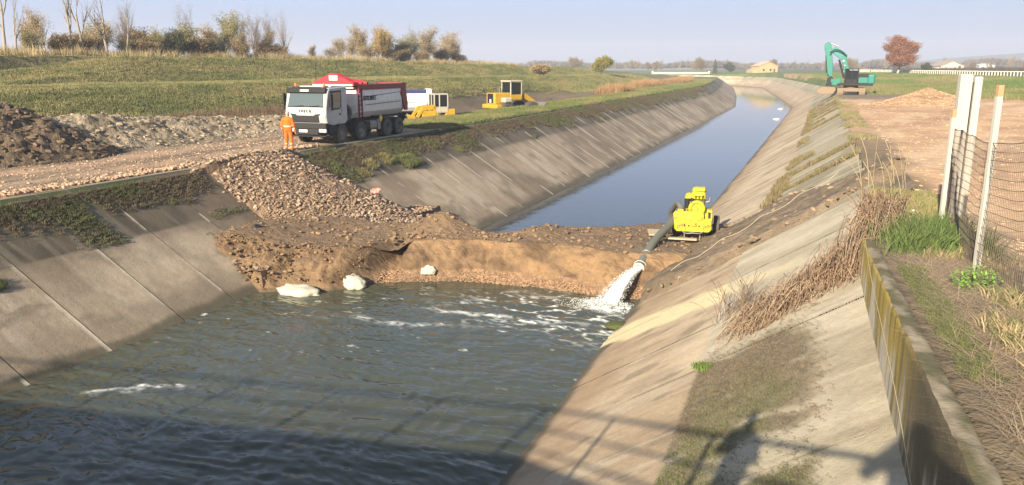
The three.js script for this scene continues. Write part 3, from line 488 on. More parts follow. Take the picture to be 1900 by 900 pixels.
// road dust on paint: patches and grain
const dusty = (r, g, b, rough, o = {}) => mat(r, g, b, rough, { map: dustGrain, ...o });
const white = dusty(.46, .46, .45, .35), whiteBody = dusty(.78, .76, .72, .5), black = mat(.006, .006, .007, .75), darkGrey = dusty(.02, .02, .022, .8), chassisMat = dusty(.075, .068, .06, .8), rubber = dusty(.085, .078, .07, .9), rimMat = dusty(.22, .2, .18, .6, { metalness: .3 }), maroon = dusty(.22, .025, .03, .5), tarpRed = mat(.5, .012, .025, .6), orange = mat(.9, .16, .01, .4), chrome = mat(.5, .5, .5, .3, { metalness: .8 }), steel = dusty(.25, .24, .22, .5, { metalness: .5 }), navy = dusty(.03, .045, .12, .5);
const glass = new THREE.MeshPhysicalMaterial({ color: new THREE.Color().setRGB(.075, .1, .105), roughness: .04, ior: 1.5, clearcoat: 1, clearcoatRoughness: .03 });
const lampGlass = new THREE.MeshPhysicalMaterial({ color: new THREE.Color().setRGB(.75, .77, .8), roughness: .12, clearcoat: 1 });
const yellowPaint = dusty(.5, .3, .02, .5), lime = new THREE.MeshStandardMaterial({ roughness: .5, map: grainTexture(256, (u, v) => { const k = pn(u, v, 7, 61) * .5 + pn(u, v, 22, 62) * .3 + pn(u, v, 70, 63) * .2, r = k > .66 ? 1 : k > .6 ? (k - .6) / .06 : 0, m = pn(u, v, 11, 64) * .6 + pn(u, v, 50, 65) * .4 > .66 ? .7 : 0; return [lerp(lerp(.75, .55, r), .38, m), lerp(lerp(.71, .42, r), .33, m), lerp(lerp(.1, .08, r), .24, m)]; }, true) }), teal = dusty(.003, .17, .135, .4), cream = dusty(.46, .42, .33, .5), mudTan = mat(.22, .165, .115, .95), plank = mat(.42, .33, .22, .85);
function uvBox(g, s = .6) { return g; }
function wheelGeos(r, w) {
  const tyre = new THREE.LatheGeometry([[r * .58, -w / 2], [r * .8, -w / 2], [r * .93, -w * .47], [r, -w * .36], [r * 1.0, w * .36], [r * .93, w * .47], [r * .8, w / 2], [r * .58, w / 2]].map((p) => new THREE.Vector2(...p)), 30).rotateZ(Math.PI / 2);
  const lugs = []; for (let k = 0; k < 30; k++) { const a = k / 30 * Math.PI * 2; for (const s of [-1, 1]) lugs.push(new THREE.BoxGeometry(w * .4, r * .05, r * .1).rotateX(s * .0).translate(s * w * .25, r * 1.0, 0).rotateX(a + (s > 0 ? .1 : 0))); }
  return { tyre: merge([tyre, lugs]), dish: (deep) => merge([new THREE.LatheGeometry([[0.001, deep ? -w * .1 : w * .42], [r * .2, deep ? -w * .1 : w * .42], [r * .24, deep ? -w * .15 : w * .3], [r * .42, deep ? -w * .2 : w * .16], [r * .5, w * .3], [r * .6, w * .47]].map((p) => new THREE.Vector2(...p)), 24).rotateZ(-Math.PI / 2), ...Array.from({ length: 10 }, (_, k) => cyl(.018, .018, .05, deep ? -w * .1 : w * .28, Math.cos(k * .628) * r * .34, Math.sin(k * .628) * r * .34, 'x', 6))]) };
}
const wheelSet = {};
function wheel(parent, x, y, z, r, w, side, deep, rm = rimMat) {
  const key = r + '_' + w + deep; const s = wheelSet[key] ??= (() => { const q = wheelGeos(r, w); return { t: q.tyre, d: q.dish(deep) }; })();
  const t = shadow(new THREE.Mesh(s.t, rubber)); t.name = 'wheel'; t.position.set(x, y, z); if (side < 0) t.rotation.y = Math.PI; t.rotation.x = x * 3 + z; parent.add(t);
  const d = shadow(new THREE.Mesh(s.d, rm)); d.name = 'rim'; t.add(d); return t;
}
// the four-axle tipper on the haul road, nose towards the bridge (+z)
function tipper(name, label, x, z, turn, o) {
  const t = thing(name, label, 'truck', x, -.02, z, turn, 'tipper trucks'), W = 1.25;
  part(t, 'chassis', chassisMat, box(.12, .3, 8.2, .42, .86, -.4), box(.12, .3, 8.2, -.42, .86, -.4), box(.9, .12, .2, 0, .86, 2.2), box(.9, .12, .2, 0, .86, -1), box(.9, .12, .2, 0, .86, -4.2), cyl(.07, .07, 2.1, 0, .5, 2.25, 'x'), cyl(.07, .07, 2.1, 0, .5, .3, 'x'), cyl(.09, .09, 2.1, 0, .5, -2.45, 'x'), cyl(.09, .09, 2.1, 0, .5, -3.85, 'x'), cyl(.05, .05, 5, 0, .55, -.8, 'z'));
  const ax = [2.25, .3, -2.45, -3.85];
  ax.forEach((zz, i) => { for (const s of [-1, 1]) wheel(t, s * (W - .18), .52, zz, .52, i < 2 ? .34 : .52, s, i > 1); });
  // cab shell: side outline extruded across, with glass let into it
  const cab = part(t, 'cab', o.cab, prism([[3.62, 1.12], [3.72, 1.5], [3.66, 1.95], [3.46, 2.72], [3.3, 2.9], [1.75, 2.98], [1.66, 2.9], [1.66, 1.2], [1.9, 1.02], [2.75, 1.02], [3.0, .98]].map(([a, b]) => [a, b]), 2.46, 'zy', .05));
  const wind = part(cab, 'windscreen', glass, new THREE.BufferGeometry().setFromPoints([]).copy(prism([[-1.06, 0], [1.06, 0], [1.0, .74], [-1.0, .74]], .03, 'xy', .01)).rotateX(-.252).translate(0, 1.985, 3.668));
  part(cab, 'windscreen_frame', black, box(2.2, .05, .04, 0, 1.965, 3.665), bar([-.7, 1.98, 3.7], [-.1, 2.03, 3.7], .012, 5), bar([.2, 1.98, 3.7], [.85, 2.03, 3.7], .012, 5));
  for (const s of [-1, 1]) {
    const win = part(cab, 'side_window', glass, prism([[2.3, 2.06], [2.42, 1.86], [3.12, 1.86], [3.34, 2.06], [3.2, 2.66], [2.28, 2.7]], .02, 'zy', .004).translate(s * 1.232, 0, 0));
    const d = part(cab, 'door', o.cab, prism([[2.28, 1.1], [3.4, 1.1], [3.42, 1.78], [3.1, 1.8], [2.42, 1.8], [2.26, 1.98]], .02, 'zy', .006).translate(s * 1.234, 0, 0)); part(d, 'handle', black, box(.03, .1, .13, s * 1.25, 1.55, 2.42, .01));
    part(cab, 'window_surround', black, prism([[2.22, 1.62], [2.5, 1.5], [3.36, 2.02], [3.24, 2.74], [2.22, 2.78]], .012, 'zy', .003).translate(s * 1.229, 0, 0));
    const mr = part(t, 'mirror', black, box(.1, .62, .22, s * 1.42, 2.32, 3.42, .05), box(.1, .22, .2, s * 1.42, 1.9, 3.42, .05), bar([s * 1.2, 2.6, 3.4], [s * 1.42, 2.55, 3.42], .018), bar([s * 1.2, 1.95, 3.45], [s * 1.42, 2.0, 3.42], .018)); part(mr, 'mirror_glass', chrome, box(.07, .5, .01, s * 1.42, 2.32, 3.305, .003));
    const hl = part(t, 'headlight', lampGlass, box(.44, .2, .1, s * .98, .78, 3.66, .04)); part(hl, 'lamp_upper', lampGlass, box(.4, .12, .08, s * .99, 1.03, 3.68, .03)); part(hl, 'lamp_housing', darkGrey, box(.5, .5, .08, s * .98, .88, 3.62, .03));
    part(t, 'step', darkGrey, box(.2, .5, .8, s * 1.12, .72, 3.05, .05), box(.24, .04, .6, s * 1.16, .62, 3.05, .01));
    part(t, 'mudguard', darkGrey, new THREE.TorusGeometry(.62, .1, 6, 14, Math.PI).scale(1, 1, 1.9).rotateY(Math.PI / 2).translate(s * 1.05, .5, .3), new THREE.TorusGeometry(.62, .1, 6, 10, Math.PI * .7).scale(1, 1, 1.9).rotateY(Math.PI / 2).translate(s * 1.05, .5, 2.25), box(.5, .06, 2.5, s * 1.0, 1.16, -3.15, .02), box(.5, .06, .6, s * 1.0, 1.02, -1.62, .02, -.9), box(.5, .06, .6, s * 1.0, 1.02, -4.7, .02, .9));
  }
  part(t, 'sun_visor', black, box(2.36, .3, .14, 0, 2.79, 3.5, .04, -.3));
  part(t, 'visor_badge', lampGlass, box(.52, .09, .02, -.05, 2.78, 3.6, .005, -.3)); part(t, 'marker_lamp', lampGlass, box(.22, .09, .04, 1.0, 2.9, 3.48, .01, -.3)); part(t, 'marker_lamp', lampGlass, box(.22, .09, .04, -1.0, 2.9, 3.48, .01, -.3));
  part(t, 'grille', darkGrey, prism([[-.95, 1.62], [-.82, 1.5], [-.78, 1.2], [.78, 1.2], [.82, 1.5], [.95, 1.62], [.6, 1.6], [.5, 1.53], [-.5, 1.53], [-.6, 1.6]], .05, 'xy', .01).rotateX(.0).translate(0, 0, 3.7), box(1.45, .03, .02, 0, 1.42, 3.735, .005), box(1.45, .03, .02, 0, 1.32, 3.735, .005), box(1.45, .03, .02, 0, 1.23, 3.735, .005));
  part(t, 'bumper', darkGrey, box(2.46, .3, .3, 0, 1.0, 3.6, .05), box(1.5, .34, .3, 0, .7, 3.58, .06), box(2.3, .06, .3, 0, .47, 3.5, .02)); part(t, 'bumper_trim', chrome, box(1.7, .03, .02, 0, 1.16, 3.755, .005)); part(t, 'number_plate', mat(.75, .75, .72, .5), box(.5, .13, .02, -.15, .74, 3.745, .004)); part(t, 'skid_plate', steel, prism([[3.62, .5], [3.6, .44], [2.9, .36], [2.9, .42]], 2.1, 'zy', .01));
  if (o.text) part(t, 'front_lettering', black, letters('I V E C O', .13).rotateX(-.05).translate(0, 1.68, 3.72));
  part(t, 'roof_deck', o.cab, box(2.2, .06, 1.1, 0, 2.97, 2.35, .02));
  for (const s of [-1, 1]) { const b = part(t, 'beacon', orange, cyl(.07, .06, .16, s * .82 - (s < 0 ? .1 : 0), 3.06, 3.1, 'y', 12)); part(b, 'beacon_base', black, cyl(.08, .08, .04, s * .82 - (s < 0 ? .1 : 0), 2.97, 3.1, 'y', 12)); }
  part(t, 'air_intake', black, box(.3, 1.5, .25, -.95, 2.2, 1.48, .06)); part(t, 'spare_wheel', rubber, new THREE.TorusGeometry(.34, .15, 8, 20).rotateY(Math.PI / 2).translate(.95, 1.55, 1.42));
  part(t, 'aerial', black, bar([-.2, 2.95, 2.3], [-.22, 4.6, 2.25], .012, 5, .005));
  part(t, 'fuel_tank', steel, box(.5, .5, .9, 1.0, .78, -.95, .12), box(.5, .6, .35, 1.0, .78, -1.6, .04)); part(t, 'battery_box', darkGrey, box(.5, .45, .55, 1.0, .8, -.35, .04)); part(t, 'fuel_tank', steel, box(.5, .5, 1.2, -1.0, .78, -1.0, .12));
  part(t, 'hazard_plate', mat(.75, .45, .05, .6), box(.02, .3, .3, 1.27, 1.1, -1.75, .004, .78));
  // half-pipe tipping body
  const out = [[-1.24, 2.95], [-1.27, 2.1], [-1.15, 1.55], [-.8, 1.22], [.8, 1.22], [1.15, 1.55], [1.27, 2.1], [1.24, 2.95]], inn = out.map(([a, b]) => [a * .94, b + (b < 2.9 ? .07 : .02)]).reverse();
  const body = part(t, 'tipping_body', whiteBody, prism([...out, ...inn], 5.5, 'xy', .01).translate(0, 0, -2.05), prism([...out], .08, 'xy', .01).translate(0, 0, .72), prism([...out], .08, 'xy', .01).rotateX(-.0).translate(0, 0, -4.82));
  part(body, 'swage_line', darkGrey, box(.012, .025, 4.0, 1.275, 2.44, -2.1, .003, .045), box(.012, .025, 4.0, 1.27, 1.95, -2.1, .003, .02));
  part(t, 'body_rim', o.rim, box(.12, .3, 5.55, 1.25, 2.88, -2.06, .02), box(.12, .3, 5.55, -1.25, 2.88, -2.06, .02), box(2.5, .3, .12, 0, 2.88, .74, .02));
  part(t, 'tail_frame', o.tail ?? o.rim, prism([[-4.72, 3.06], [-4.3, 3.06], [-4.28, 2.7], [-4.15, 2.45], [-4.5, 1.7], [-4.62, 1.42], [-4.95, 1.42], [-5.0, 1.8]], .1, 'zy', .02).translate(1.27, 0, 0), prism([[-4.72, 3.06], [-4.3, 3.06], [-4.28, 2.7], [-4.15, 2.45], [-4.5, 1.7], [-4.62, 1.42], [-4.95, 1.42], [-5.0, 1.8]], .1, 'zy', .02).translate(-1.27, 0, 0), box(2.5, .16, .14, 0, 2.98, -4.75, .02));
  part(t, 'body_ladder', o.rim, box(.09, 1.6, .05, 1.31, 2.05, .62, .01), box(.09, 1.6, .05, 1.31, 2.05, .3, .01), ...Array.from({ length: 6 }, (_, k) => box(.05, .06, .34, 1.31, 1.45 + k * .24, .46, .01)));
  part(t, 'sub_frame', chassisMat, box(.9, .2, 5.4, 0, 1.12, -2.1, .02), box(2.1, .12, .14, 0, 1.18, -4.7, .02));
  if (o.text) { part(t, 'body_lettering', darkGrey, letters('/ KOLMEC', .26).applyMatrix4(new THREE.Matrix4().makeShear(0, 0, .25, 0, 0, 0)).rotateY(Math.PI / 2).translate(1.285, 2.16, -.45)); }
  if (o.tarp) {
    const arch = (x) => 3.16 + .42 * ss(1.25, .2, Math.abs(x)) + .05 * Math.cos(x * 7) * ss(1.3, .5, Math.abs(x));
    const tp = part(t, 'tarpaulin', tarpRed, (() => { const P = []; for (let i = 0; i <= 24; i++) { const x = lerp(-1.28, 1.28, i / 24); P.push([x, arch(x)]); } P.push([1.28, 2.98], [-1.28, 2.98]); return prism(P, .55, 'xy', .03).translate(0, 0, .78); })(), ...[.1, -.45].map((z0) => tube([[-1.25, 3.08, z0], [-.6, 3.2, z0], [0, 3.24, z0], [.6, 3.2, z0], [1.25, 3.08, z0]], .09, 20, 7)));
    part(tp, 'tarp_window', mat(.72, .74, .76, .3), box(.52, .26, .02, .05, 3.38, 1.062, .006)); part(tp, 'tarp_sill', mat(.72, .68, .62, .6), box(2.5, .09, .2, 0, 3.0, 1.02, .02), box(2.4, .08, .12, 0, 2.86, .9, .02));
  }
  if (o.load) { const g = grid(26, 44, (i, j) => { const X = lerp(-1.14, 1.14, i / 26), Z = lerp(.62, -4.7, j / 44), e = clamp(1 - Math.abs(X) / 1.14) * ss(-4.75, -4.0, Z); return { p: [X, 2.72 + .34 * Math.pow(e, .6) + .3 * (fbm(X * 2.4, Z * 2.4, 3) - .5) + .2 * ss(-.2, .5, Z), Z], c: mixc([.1, .075, .05], [.24, .175, .12], fbm(X * 4, Z * 4, 3)) }; }); { const I = g.index.array; for (let k = 0; k < I.length; k += 3) { const q = I[k]; I[k] = I[k + 1]; I[k + 1] = q; } g.computeVertexNormals(); } const m = shadow(new THREE.Mesh(g, earthMat)); m.name = 'soil_load'; m.material = earthMat; t.add(m); }
  return t;
}
tipper('tipper_truck', 'white four-axle tipper with maroon rimmed body and red tarpaulin on the haul road', -22.8, -35.9, 0, { cab: white, rim: maroon, tarp: true, load: true, text: true }).scale.setScalar(.945);
tipper('tipper_truck', 'second tipper with pale body and navy rim, half hidden behind the first truck', -35.2, -60.5, -1.05, { cab: white, rim: navy, tail: whiteBody, load: true }).position.y = -1.2;
const darkGlass = new THREE.MeshPhysicalMaterial({ color: new THREE.Color().setRGB(.012, .016, .018), roughness: .12, ior: 1.4 });
// crawler loader with white cab in the cut
function crawlerTrack(parent, x, len, r, w, m = chassisMat) {
  const a = Array.from({ length: 44 }, (_, k) => { const per = 2 * len + 2 * Math.PI * r, s = k / 44 * per; let z, y, ang; if (s < len) { z = s - len / 2; y = 0; ang = 0; } else if (s < len + Math.PI * r) { const q = (s - len) / r; z = len / 2 + Math.sin(q) * r; y = r - Math.cos(q) * r; ang = -q; } else if (s < 2 * len + Math.PI * r) { z = len / 2 - (s - len - Math.PI * r); y = 2 * r; ang = Math.PI; } else { const q = (s - 2 * len - Math.PI * r) / r; z = -len / 2 - Math.sin(q) * r; y = r + Math.cos(q) * r; ang = -q + Math.PI; } return box(w, .05, (per / 44) * .92, 0, 0, 0, .01).rotateX(ang).translate(x, y + .02, z); });
  const t = part(parent, 'track', m, a); part(t, 'track_frame', chassisMat, box(w * .6, r * 1.3, len, x, r, 0, .05), ...[-1, 1].map((s) => cyl(r * .86, r * .86, w * .7, x, r, s * len / 2, 'x', 18))); return t;
}
{
  const t = thing('crawler_loader', 'yellow crawler loader with white cab standing in the cut behind the trucks', 'loader', -26.5, -.85, -54.4, -.75); t.scale.setScalar(.88);
  for (const s of [-1, 1]) crawlerTrack(t, s * .85, 2.2, .38, .42);
  part(t, 'body', yellowPaint, box(1.3, .8, 1.5, 0, 1.15, .75, .05), box(1.3, .95, .9, 0, 1.2, -1.1, .06), box(1.2, .35, 2.6, 0, .75, 0, .04)); part(t, 'grille', black, box(.8, .5, .04, 0, 1.15, 1.52, .01));
  const c = part(t, 'cab', cream, box(1.35, .12, 1.35, 0, 2.92, -.25, .05), ...[[-.62, .36], [.62, .36], [-.62, -.86], [.62, -.86]].map(([x, z]) => box(.1, 1.5, .1, x, 2.16, z, .02)), box(1.34, .55, .1, 0, 1.65, .36, .02), box(.1, 1.4, .1, 0, 2.2, .37, .02), box(.1, 1.4, .1, .63, 2.2, -.1, .02), box(.1, .5, 1.3, -.62, 1.62, -.25, .02), box(.1, .5, 1.3, .62, 1.62, -.25, .02));
  part(c, 'front_window', darkGlass, box(1.12, .92, .02, 0, 2.38, .37, .004)); part(c, 'side_window', darkGlass, box(.02, .98, 1.1, .63, 2.36, -.25, .004)); part(c, 'side_window', darkGlass, box(.02, .98, 1.1, -.63, 2.36, -.25, .004)); part(c, 'rear_window', darkGlass, box(1.1, .9, .02, 0, 2.38, -.87, .004));
  for (const s of [-1, 1]) part(t, 'lift_arm', yellowPaint, prism([[.2, 1.9], [.45, 2.05], [1.5, 1.9], [2.3, .75], [2.1, .6], [1.35, 1.6], [.3, 1.65]], .14, 'zy', .02).translate(s * .62, 0, 0), box(.14, 1.1, .22, s * .62, 1.4, .35, .02));
  part(t, 'bucket', yellowPaint, prism([[2.15, .2], [2.95, .1], [2.95, .16], [2.35, .35], [2.2, .8], [2.35, 1.15], [2.28, 1.2], [2.08, .8]], 2.0, 'zy', .01)); part(t, 'exhaust', steel, cyl(.05, .05, .7, .3, 1.9, .9));
  part(t, 'ripper', steel, box(1.2, .15, .2, 0, .9, -1.7, .02), bar([.4, .9, -1.75], [.55, .3, -2.2], .05), bar([-.4, .9, -1.75], [-.4, .3, -2.2], .05));
}
{
  const t = thing('wheel_loader', 'yellow wheel loader seen from behind, digging at the cut', 'loader', -26.0, -.85, -69.6, Math.PI - .55);
  for (const s of [-1, 1]) { wheel(t, s * .95, .72, 1.55, .72, .55, s, false); wheel(t, s * .95, .72, -1.35, .72, .55, s, false); }
  part(t, 'chassis', chassisMat, box(1.1, .5, 3.6, 0, .85, 0, .04), cyl(.12, .12, 2, 0, .72, 1.55, 'x'), cyl(.12, .12, 2, 0, .72, -1.35, 'x'));
  part(t, 'engine_hood', yellowPaint, box(1.35, 1.05, 1.9, 0, 1.75, -1.55, .12)); part(t, 'rear_grille', black, box(.85, .85, .04, 0, 1.78, -2.51, .01)); part(t, 'number_plate', mat(.7, .7, .66, .5), box(.22, .3, .02, -.05, 1.55, -2.54, .004));
  part(t, 'counterweight', yellowPaint, box(2.3, .42, .7, 0, 1.05, -2.3, .12)); for (const s of [-1, 1]) { part(t, 'mudguard', cream, box(.7, .5, .9, s * 1.0, 1.62, -1.4, .16)); }
  const c = part(t, 'cab', cream, box(1.5, .14, 1.5, 0, 3.3, -.05, .05), ...[[-.66, .6], [.66, .6], [-.66, -.65], [.66, -.65]].map(([x, z]) => box(.1, 1.3, .1, x, 2.6, z, .02))); part(c, 'cab_base', yellowPaint, box(1.4, .5, 1.35, 0, 1.85, 0, .05));
  part(c, 'rear_window', darkGlass, box(1.22, 1.05, .02, 0, 2.62, -.66, .004)); part(c, 'side_window', darkGlass, box(.02, 1.1, 1.15, .67, 2.62, 0, .004)); part(c, 'side_window', darkGlass, box(.02, 1.1, 1.15, -.67, 2.62, 0, .004)); part(c, 'front_window', darkGlass, box(1.22, 1.1, .02, 0, 2.62, .62, .004));
  for (const s of [-1, 1]) part(t, 'lift_arm', yellowPaint, prism([[.9, 2.1], [1.2, 2.2], [2.4, 1.5], [3.1, .7], [2.9, .55], [2.1, 1.2], [1.0, 1.75]], .14, 'zy', .02).translate(s * .42, 0, 0));
  part(t, 'bucket', steel, prism([[2.95, .25], [3.75, .1], [3.75, .16], [3.1, .45], [2.98, 1.0], [3.2, 1.3], [3.1, 1.34], [2.85, 1.0]], 2.5, 'zy', .01)); part(t, 'exhaust', steel, cyl(.05, .05, .6, .35, 2.5, -1.2));
}
// the turquoise excavator at the far end of the right bank
{
  const gy = rightHeight(8, 110) - .1, t = thing('excavator', 'turquoise tracked excavator with folded boom on the right bank', 'excavator', 4.9, gy, -110);
  t.scale.setScalar(.93);
  for (const s of [-1, 1]) crawlerTrack(t, s * 1.36, 3.6, .5, .75, mudTan);
  part(t, 'undercarriage', mudTan, box(2.4, .55, 2.2, 0, .75, 0, .1), cyl(.95, .95, .3, 0, 1.2, 0, 'y', 24)); part(t, 'dozer_guard', mudTan, box(2.2, .3, .3, 0, .7, 1.7, .05));
  part(t, 'deck', darkGrey, box(4.4, .28, 3.0, .45, 1.48, 0, .06)); part(t, 'counterweight', teal, box(.95, 1.35, 3.0, 2.4, 2.2, 0, .2)); part(t, 'engine_cover', darkGrey, box(1.5, 1.25, 2.9, 1.4, 2.3, 0, .1)); part(t, 'side_panel', teal, box(1.15, .75, .06, 1.4, 2.05, 1.47, .02)); part(t, 'deck_edge', teal, box(1.4, .5, .5, -1.9, 1.95, .2, .06), prism([[-2.6, 1.4], [-1.4, 1.4], [-1.4, 2.5], [-1.9, 2.3]], .9, 'xy', .04).translate(0, 0, .1));
  const c = part(t, 'cab', black, box(1.75, .12, 1.05, -.05, 3.52, 1.0, .05), ...[[-.85, .55], [-.85, 1.48], [.75, .55], [.75, 1.48], [.05, 1.48]].map(([x, z]) => box(.1, 1.85, .08, x, 2.6, z, .02)), box(1.7, .6, .08, -.05, 1.9, 1.48, .02)); part(c, 'front_window', darkGlass, box(.02, 1.7, .9, -.86, 2.6, 1.0, .004)); part(c, 'side_window', darkGlass, box(1.55, 1.2, .02, -.05, 2.75, 1.48, .004)); part(c, 'seat', cream, box(.5, .6, .5, .15, 2.3, 1.0, .1), box(.16, .8, .45, .4, 2.8, 1.0, .06));
  part(t, 'handrail', steel, bar([.9, 2.9, 1.4], [.9, 3.6, 1.4], .03), bar([.9, 3.6, 1.4], [2.2, 3.6, 1.4], .03), bar([2.2, 2.9, 1.4], [2.2, 3.6, 1.4], .03));
  const boom = part(t, 'boom', teal, prism([[-.7, 1.7], [-.05, 1.75], [-.25, 3.2], [-.75, 4.6], [-1.0, 5.3], [-1.5, 5.2], [-1.35, 4.4], [-.95, 3.0]], .55, 'xy', .04).translate(0, 0, .05)); part(boom, 'boom_cylinder', darkGrey, cyl(.13, .13, 2.6, 0, 0, 0, 'y', 10).rotateZ(.32).translate(-1.35, 3.55, .45), cyl(.13, .13, 2.6, 0, 0, 0, 'y', 10).rotateZ(.32).translate(-1.35, 3.55, -.35)); part(boom, 'pin_plate', chrome, cyl(.14, .14, .7, -1.2, 4.6, .05, 'z', 10));
  const b2 = part(t, 'upper_boom', dusty(.01, .2, .18, .45), prism([[-.85, 4.85], [-.75, 5.4], [-1.3, 5.85], [-2.3, 6.45], [-2.95, 6.2], [-2.8, 5.75], [-2.1, 5.2], [-1.5, 4.75]], .52, 'xy', .05).translate(0, 0, .05)); part(b2, 'hose_bundle', black, tube([[-.9, 5.3, .35], [-1.6, 5.9, .4], [-2.4, 6.1, .4], [-3.0, 5.7, .38]], .06), tube([[-.9, 5.2, .42], [-1.6, 5.7, .46], [-2.4, 5.9, .46], [-3.0, 5.4, .42]], .05));
  const st = part(t, 'stick', teal, prism([[-3.75, 6.85], [-3.35, 7.15], [-2.95, 6.95], [-2.75, 5.8], [-2.5, 4.2], [-2.45, 2.35], [-2.8, 2.3], [-3.15, 3.2], [-3.4, 4.9], [-3.75, 6.3]], .46, 'xy', .04).translate(0, 0, .05)); part(st, 'stick_cylinder', chrome, bar([-3.1, 7.0, .05], [-1.95, 6.55, .05], .09, 8)); part(st, 'bucket_cylinder', darkGrey, bar([-3.45, 5.4, .05], [-3.2, 3.0, .05], .11, 8));
  part(t, 'quick_coupler', darkGrey, box(.75, 1.0, .5, -2.7, 1.9, .05, .1), cyl(.28, .28, .6, -2.65, 2.3, .05, 'z', 12), cyl(.42, .42, .35, -2.75, 1.45, .05, 'y', 14), bar([-3.1, 2.8, .05], [-2.5, 2.2, .3], .08));
  part(t, 'bucket', mudTan, prism([[-4.35, .35], [-4.2, .85], [-3.6, 1.15], [-2.0, 1.1], [-1.85, .7], [-2.2, .2], [-3.6, .12]], 1.3, 'xy', .05)); part(t, 'boom_lamp', lampGlass, box(.15, .12, .1, -1.0, 4.0, .42, .02));
}
// pump set on the dam
{
  const t = thing('pump_trailer', 'bright lime yellow diesel pump on two wheels at the end of the dam', 'pump', -3.5, DAM - .04, -27.8, .1); t.scale.setScalar(.88);
  for (const s of [-1, 1]) wheel(t, s * .9, .4, -.2, .4, .24, s, true, steel);
  part(t, 'frame', lime, box(1.5, .14, .1, 0, .5, .9, .02), box(1.5, .14, .1, 0, .5, -.9, .02), box(.1, .14, 1.9, .7, .5, 0, .02), box(.1, .14, 1.9, -.7, .5, 0, .02)); part(t, 'axle', steel, cyl(.05, .05, 1.75, 0, .4, -.2, 'x', 8)); part(t, 'leg', steel, bar([-.3, .45, .9], [-.3, .0, .95], .03), bar([.3, .45, .9], [.3, .0, .95], .03)); part(t, 'tow_bar', steel, tube([[-.5, .42, .95], [-.25, .3, 1.15], [0, .33, 1.2], [.3, .32, 1.15], [.5, .4, .95]], .025));
  const fp = part(t, 'front_panel', lime, prism([[-.68, .42], [-.72, .75], [-.76, 1.05], [-.68, 1.14], [.4, 1.14], [.42, .85], [.72, .85], [.7, .42], [.6, .34], [-.6, .34]], .1, 'xy', .02).translate(0, 0, .98), box(1.1, .04, .03, -.15, .74, 1.04, .01), box(.9, .24, .04, -.15, .94, 1.03, .01)); part(fp, 'worn_marking', darkGrey, box(.06, .07, .012, -.14, .58, 1.035, .002), box(.24, .03, .012, .06, .575, 1.035, .002), box(.08, .06, .012, .26, .58, 1.035, .002), box(.05, .12, .012, -.3, .6, 1.035, .002)); part(fp, 'rust_patch', mat(.62, .36, .04, .8), prism([[-.28, .86], [-.15, .82], [-.05, .9], [-.1, 1.0], [-.24, 1.02]], .006, 'xy', .001).translate(.05, .02, 1.055));
  part(t, 'control_box', lime, box(.22, .42, .5, .62, 1.0, .75, .03)); part(t, 'control_screen', black, box(.1, .24, .02, .62, 1.02, 1.01, .005));
  part(t, 'fuel_tank', lime, box(1.3, .5, 1.6, 0, .78, 0, .05)); part(t, 'engine_block', dusty(.12, .115, .05, .6), box(.6, .5, 1.1, .12, 1.25, .1, .06)); part(t, 'fan_shroud', lime, new THREE.TorusGeometry(.26, .07, 8, 24).translate(.12, 1.22, .72), cyl(.26, .26, .1, .12, 1.22, .66, 'z', 24)); part(t, 'radiator_hood', lime, box(.56, .72, .5, .16, 1.56, -.35, .12), box(.34, .16, .4, .24, 1.86, -.2, .05), box(.4, .42, .46, -.2, 1.45, -.5, .16)); part(t, 'engine_manifold', dusty(.55, .5, .02, .5), ...[0, 1, 2].map((k) => cyl(.035, .035, .4, .0 + k * .13, 1.52, .02, 'y', 8)), box(.4, .08, .1, .12, 1.66, .1, .02));
  part(t, 'air_filter', black, cyl(.11, .11, .36, -.26, 1.38, .5, 'y', 14)); part(t, 'air_filter', black, cyl(.09, .09, .34, -.06, 1.4, .56, 'y', 14)); part(t, 'suction_pipe', steel, tube([[-.45, 1.05, .3], [-.62, 1.25, -.1], [-.75, 1.1, -.6], [-.95, .7, -1.3], [-1.1, -.4, -3.0], [-1.2, -1.6, -5.2]], .11, 24, 10)); part(t, 'exhaust', steel, tube([[.45, 1.4, .2], [.58, 1.45, .2], [.6, 1.6, .2]], .04));
  part(t, 'volute', lime, cyl(.3, .3, .22, -.5, .85, .5, 'x', 20));
  // hose, planks
  const hz = thing('discharge_hose', 'thick grey green hose from the pump down the dam face', 'hose');
  const hoseMat = dusty(.13, .14, .12, .7);
  part(hz, 'pipe', hoseMat, tube([[-4.05, DAM + .62, -27.3], [-4.22, DAM + .42, -26.6], [-4.4, DAM + .22, -25.6], [-4.5, DAM - .02, -24.7], [-4.6, DAM - .34, -23.8]], .135, 30, 14)); part(hz, 'coupling', steel, new THREE.TorusGeometry(.145, .035, 8, 20).rotateX(.35).translate(-4.52, DAM - .08, -24.5)); part(hz, 'outlet_flange', mat(.6, .56, .48, .6), new THREE.TorusGeometry(.15, .03, 8, 20).rotateX(.4).translate(-4.605, DAM - .36, -23.76), new THREE.TorusGeometry(.19, .012, 6, 24).rotateX(.4).translate(-4.59, DAM - .32, -23.88));
  seed = 5; for (const [x, z, w, l, a, lab] of [[-4.75, -27.3, .5, .95, .25, 'wide pale board lying on the dam left of the pump hose'], [-3.7, -26.55, 1.0, .22, .08, 'narrow yellowish plank in front of the pump wheels']]) { const b = single('plank', plank, box(w, .05, l, 0, 0, 0, .01), lab, 'plank', 'planks round the pump'); b.position.set(x, DAM + .07, z); b.rotation.y = a; }
  const ropeGeo = tube(Array.from({ length: 14 }, (_, k) => { const q = k / 13, X = lerp(-3.4, 1.0, q), F = lerp(22.4, 25.0, q); return [X, slopeR(X, F) + .5 + .06 * Math.sin(k * 2), -F]; }), .008, 60, 5);
  single('rope', mat(.4, .33, .23, .9), ropeGeo, 'thin pale rope stretched up the soil ramp beside the pump', 'rope');
}
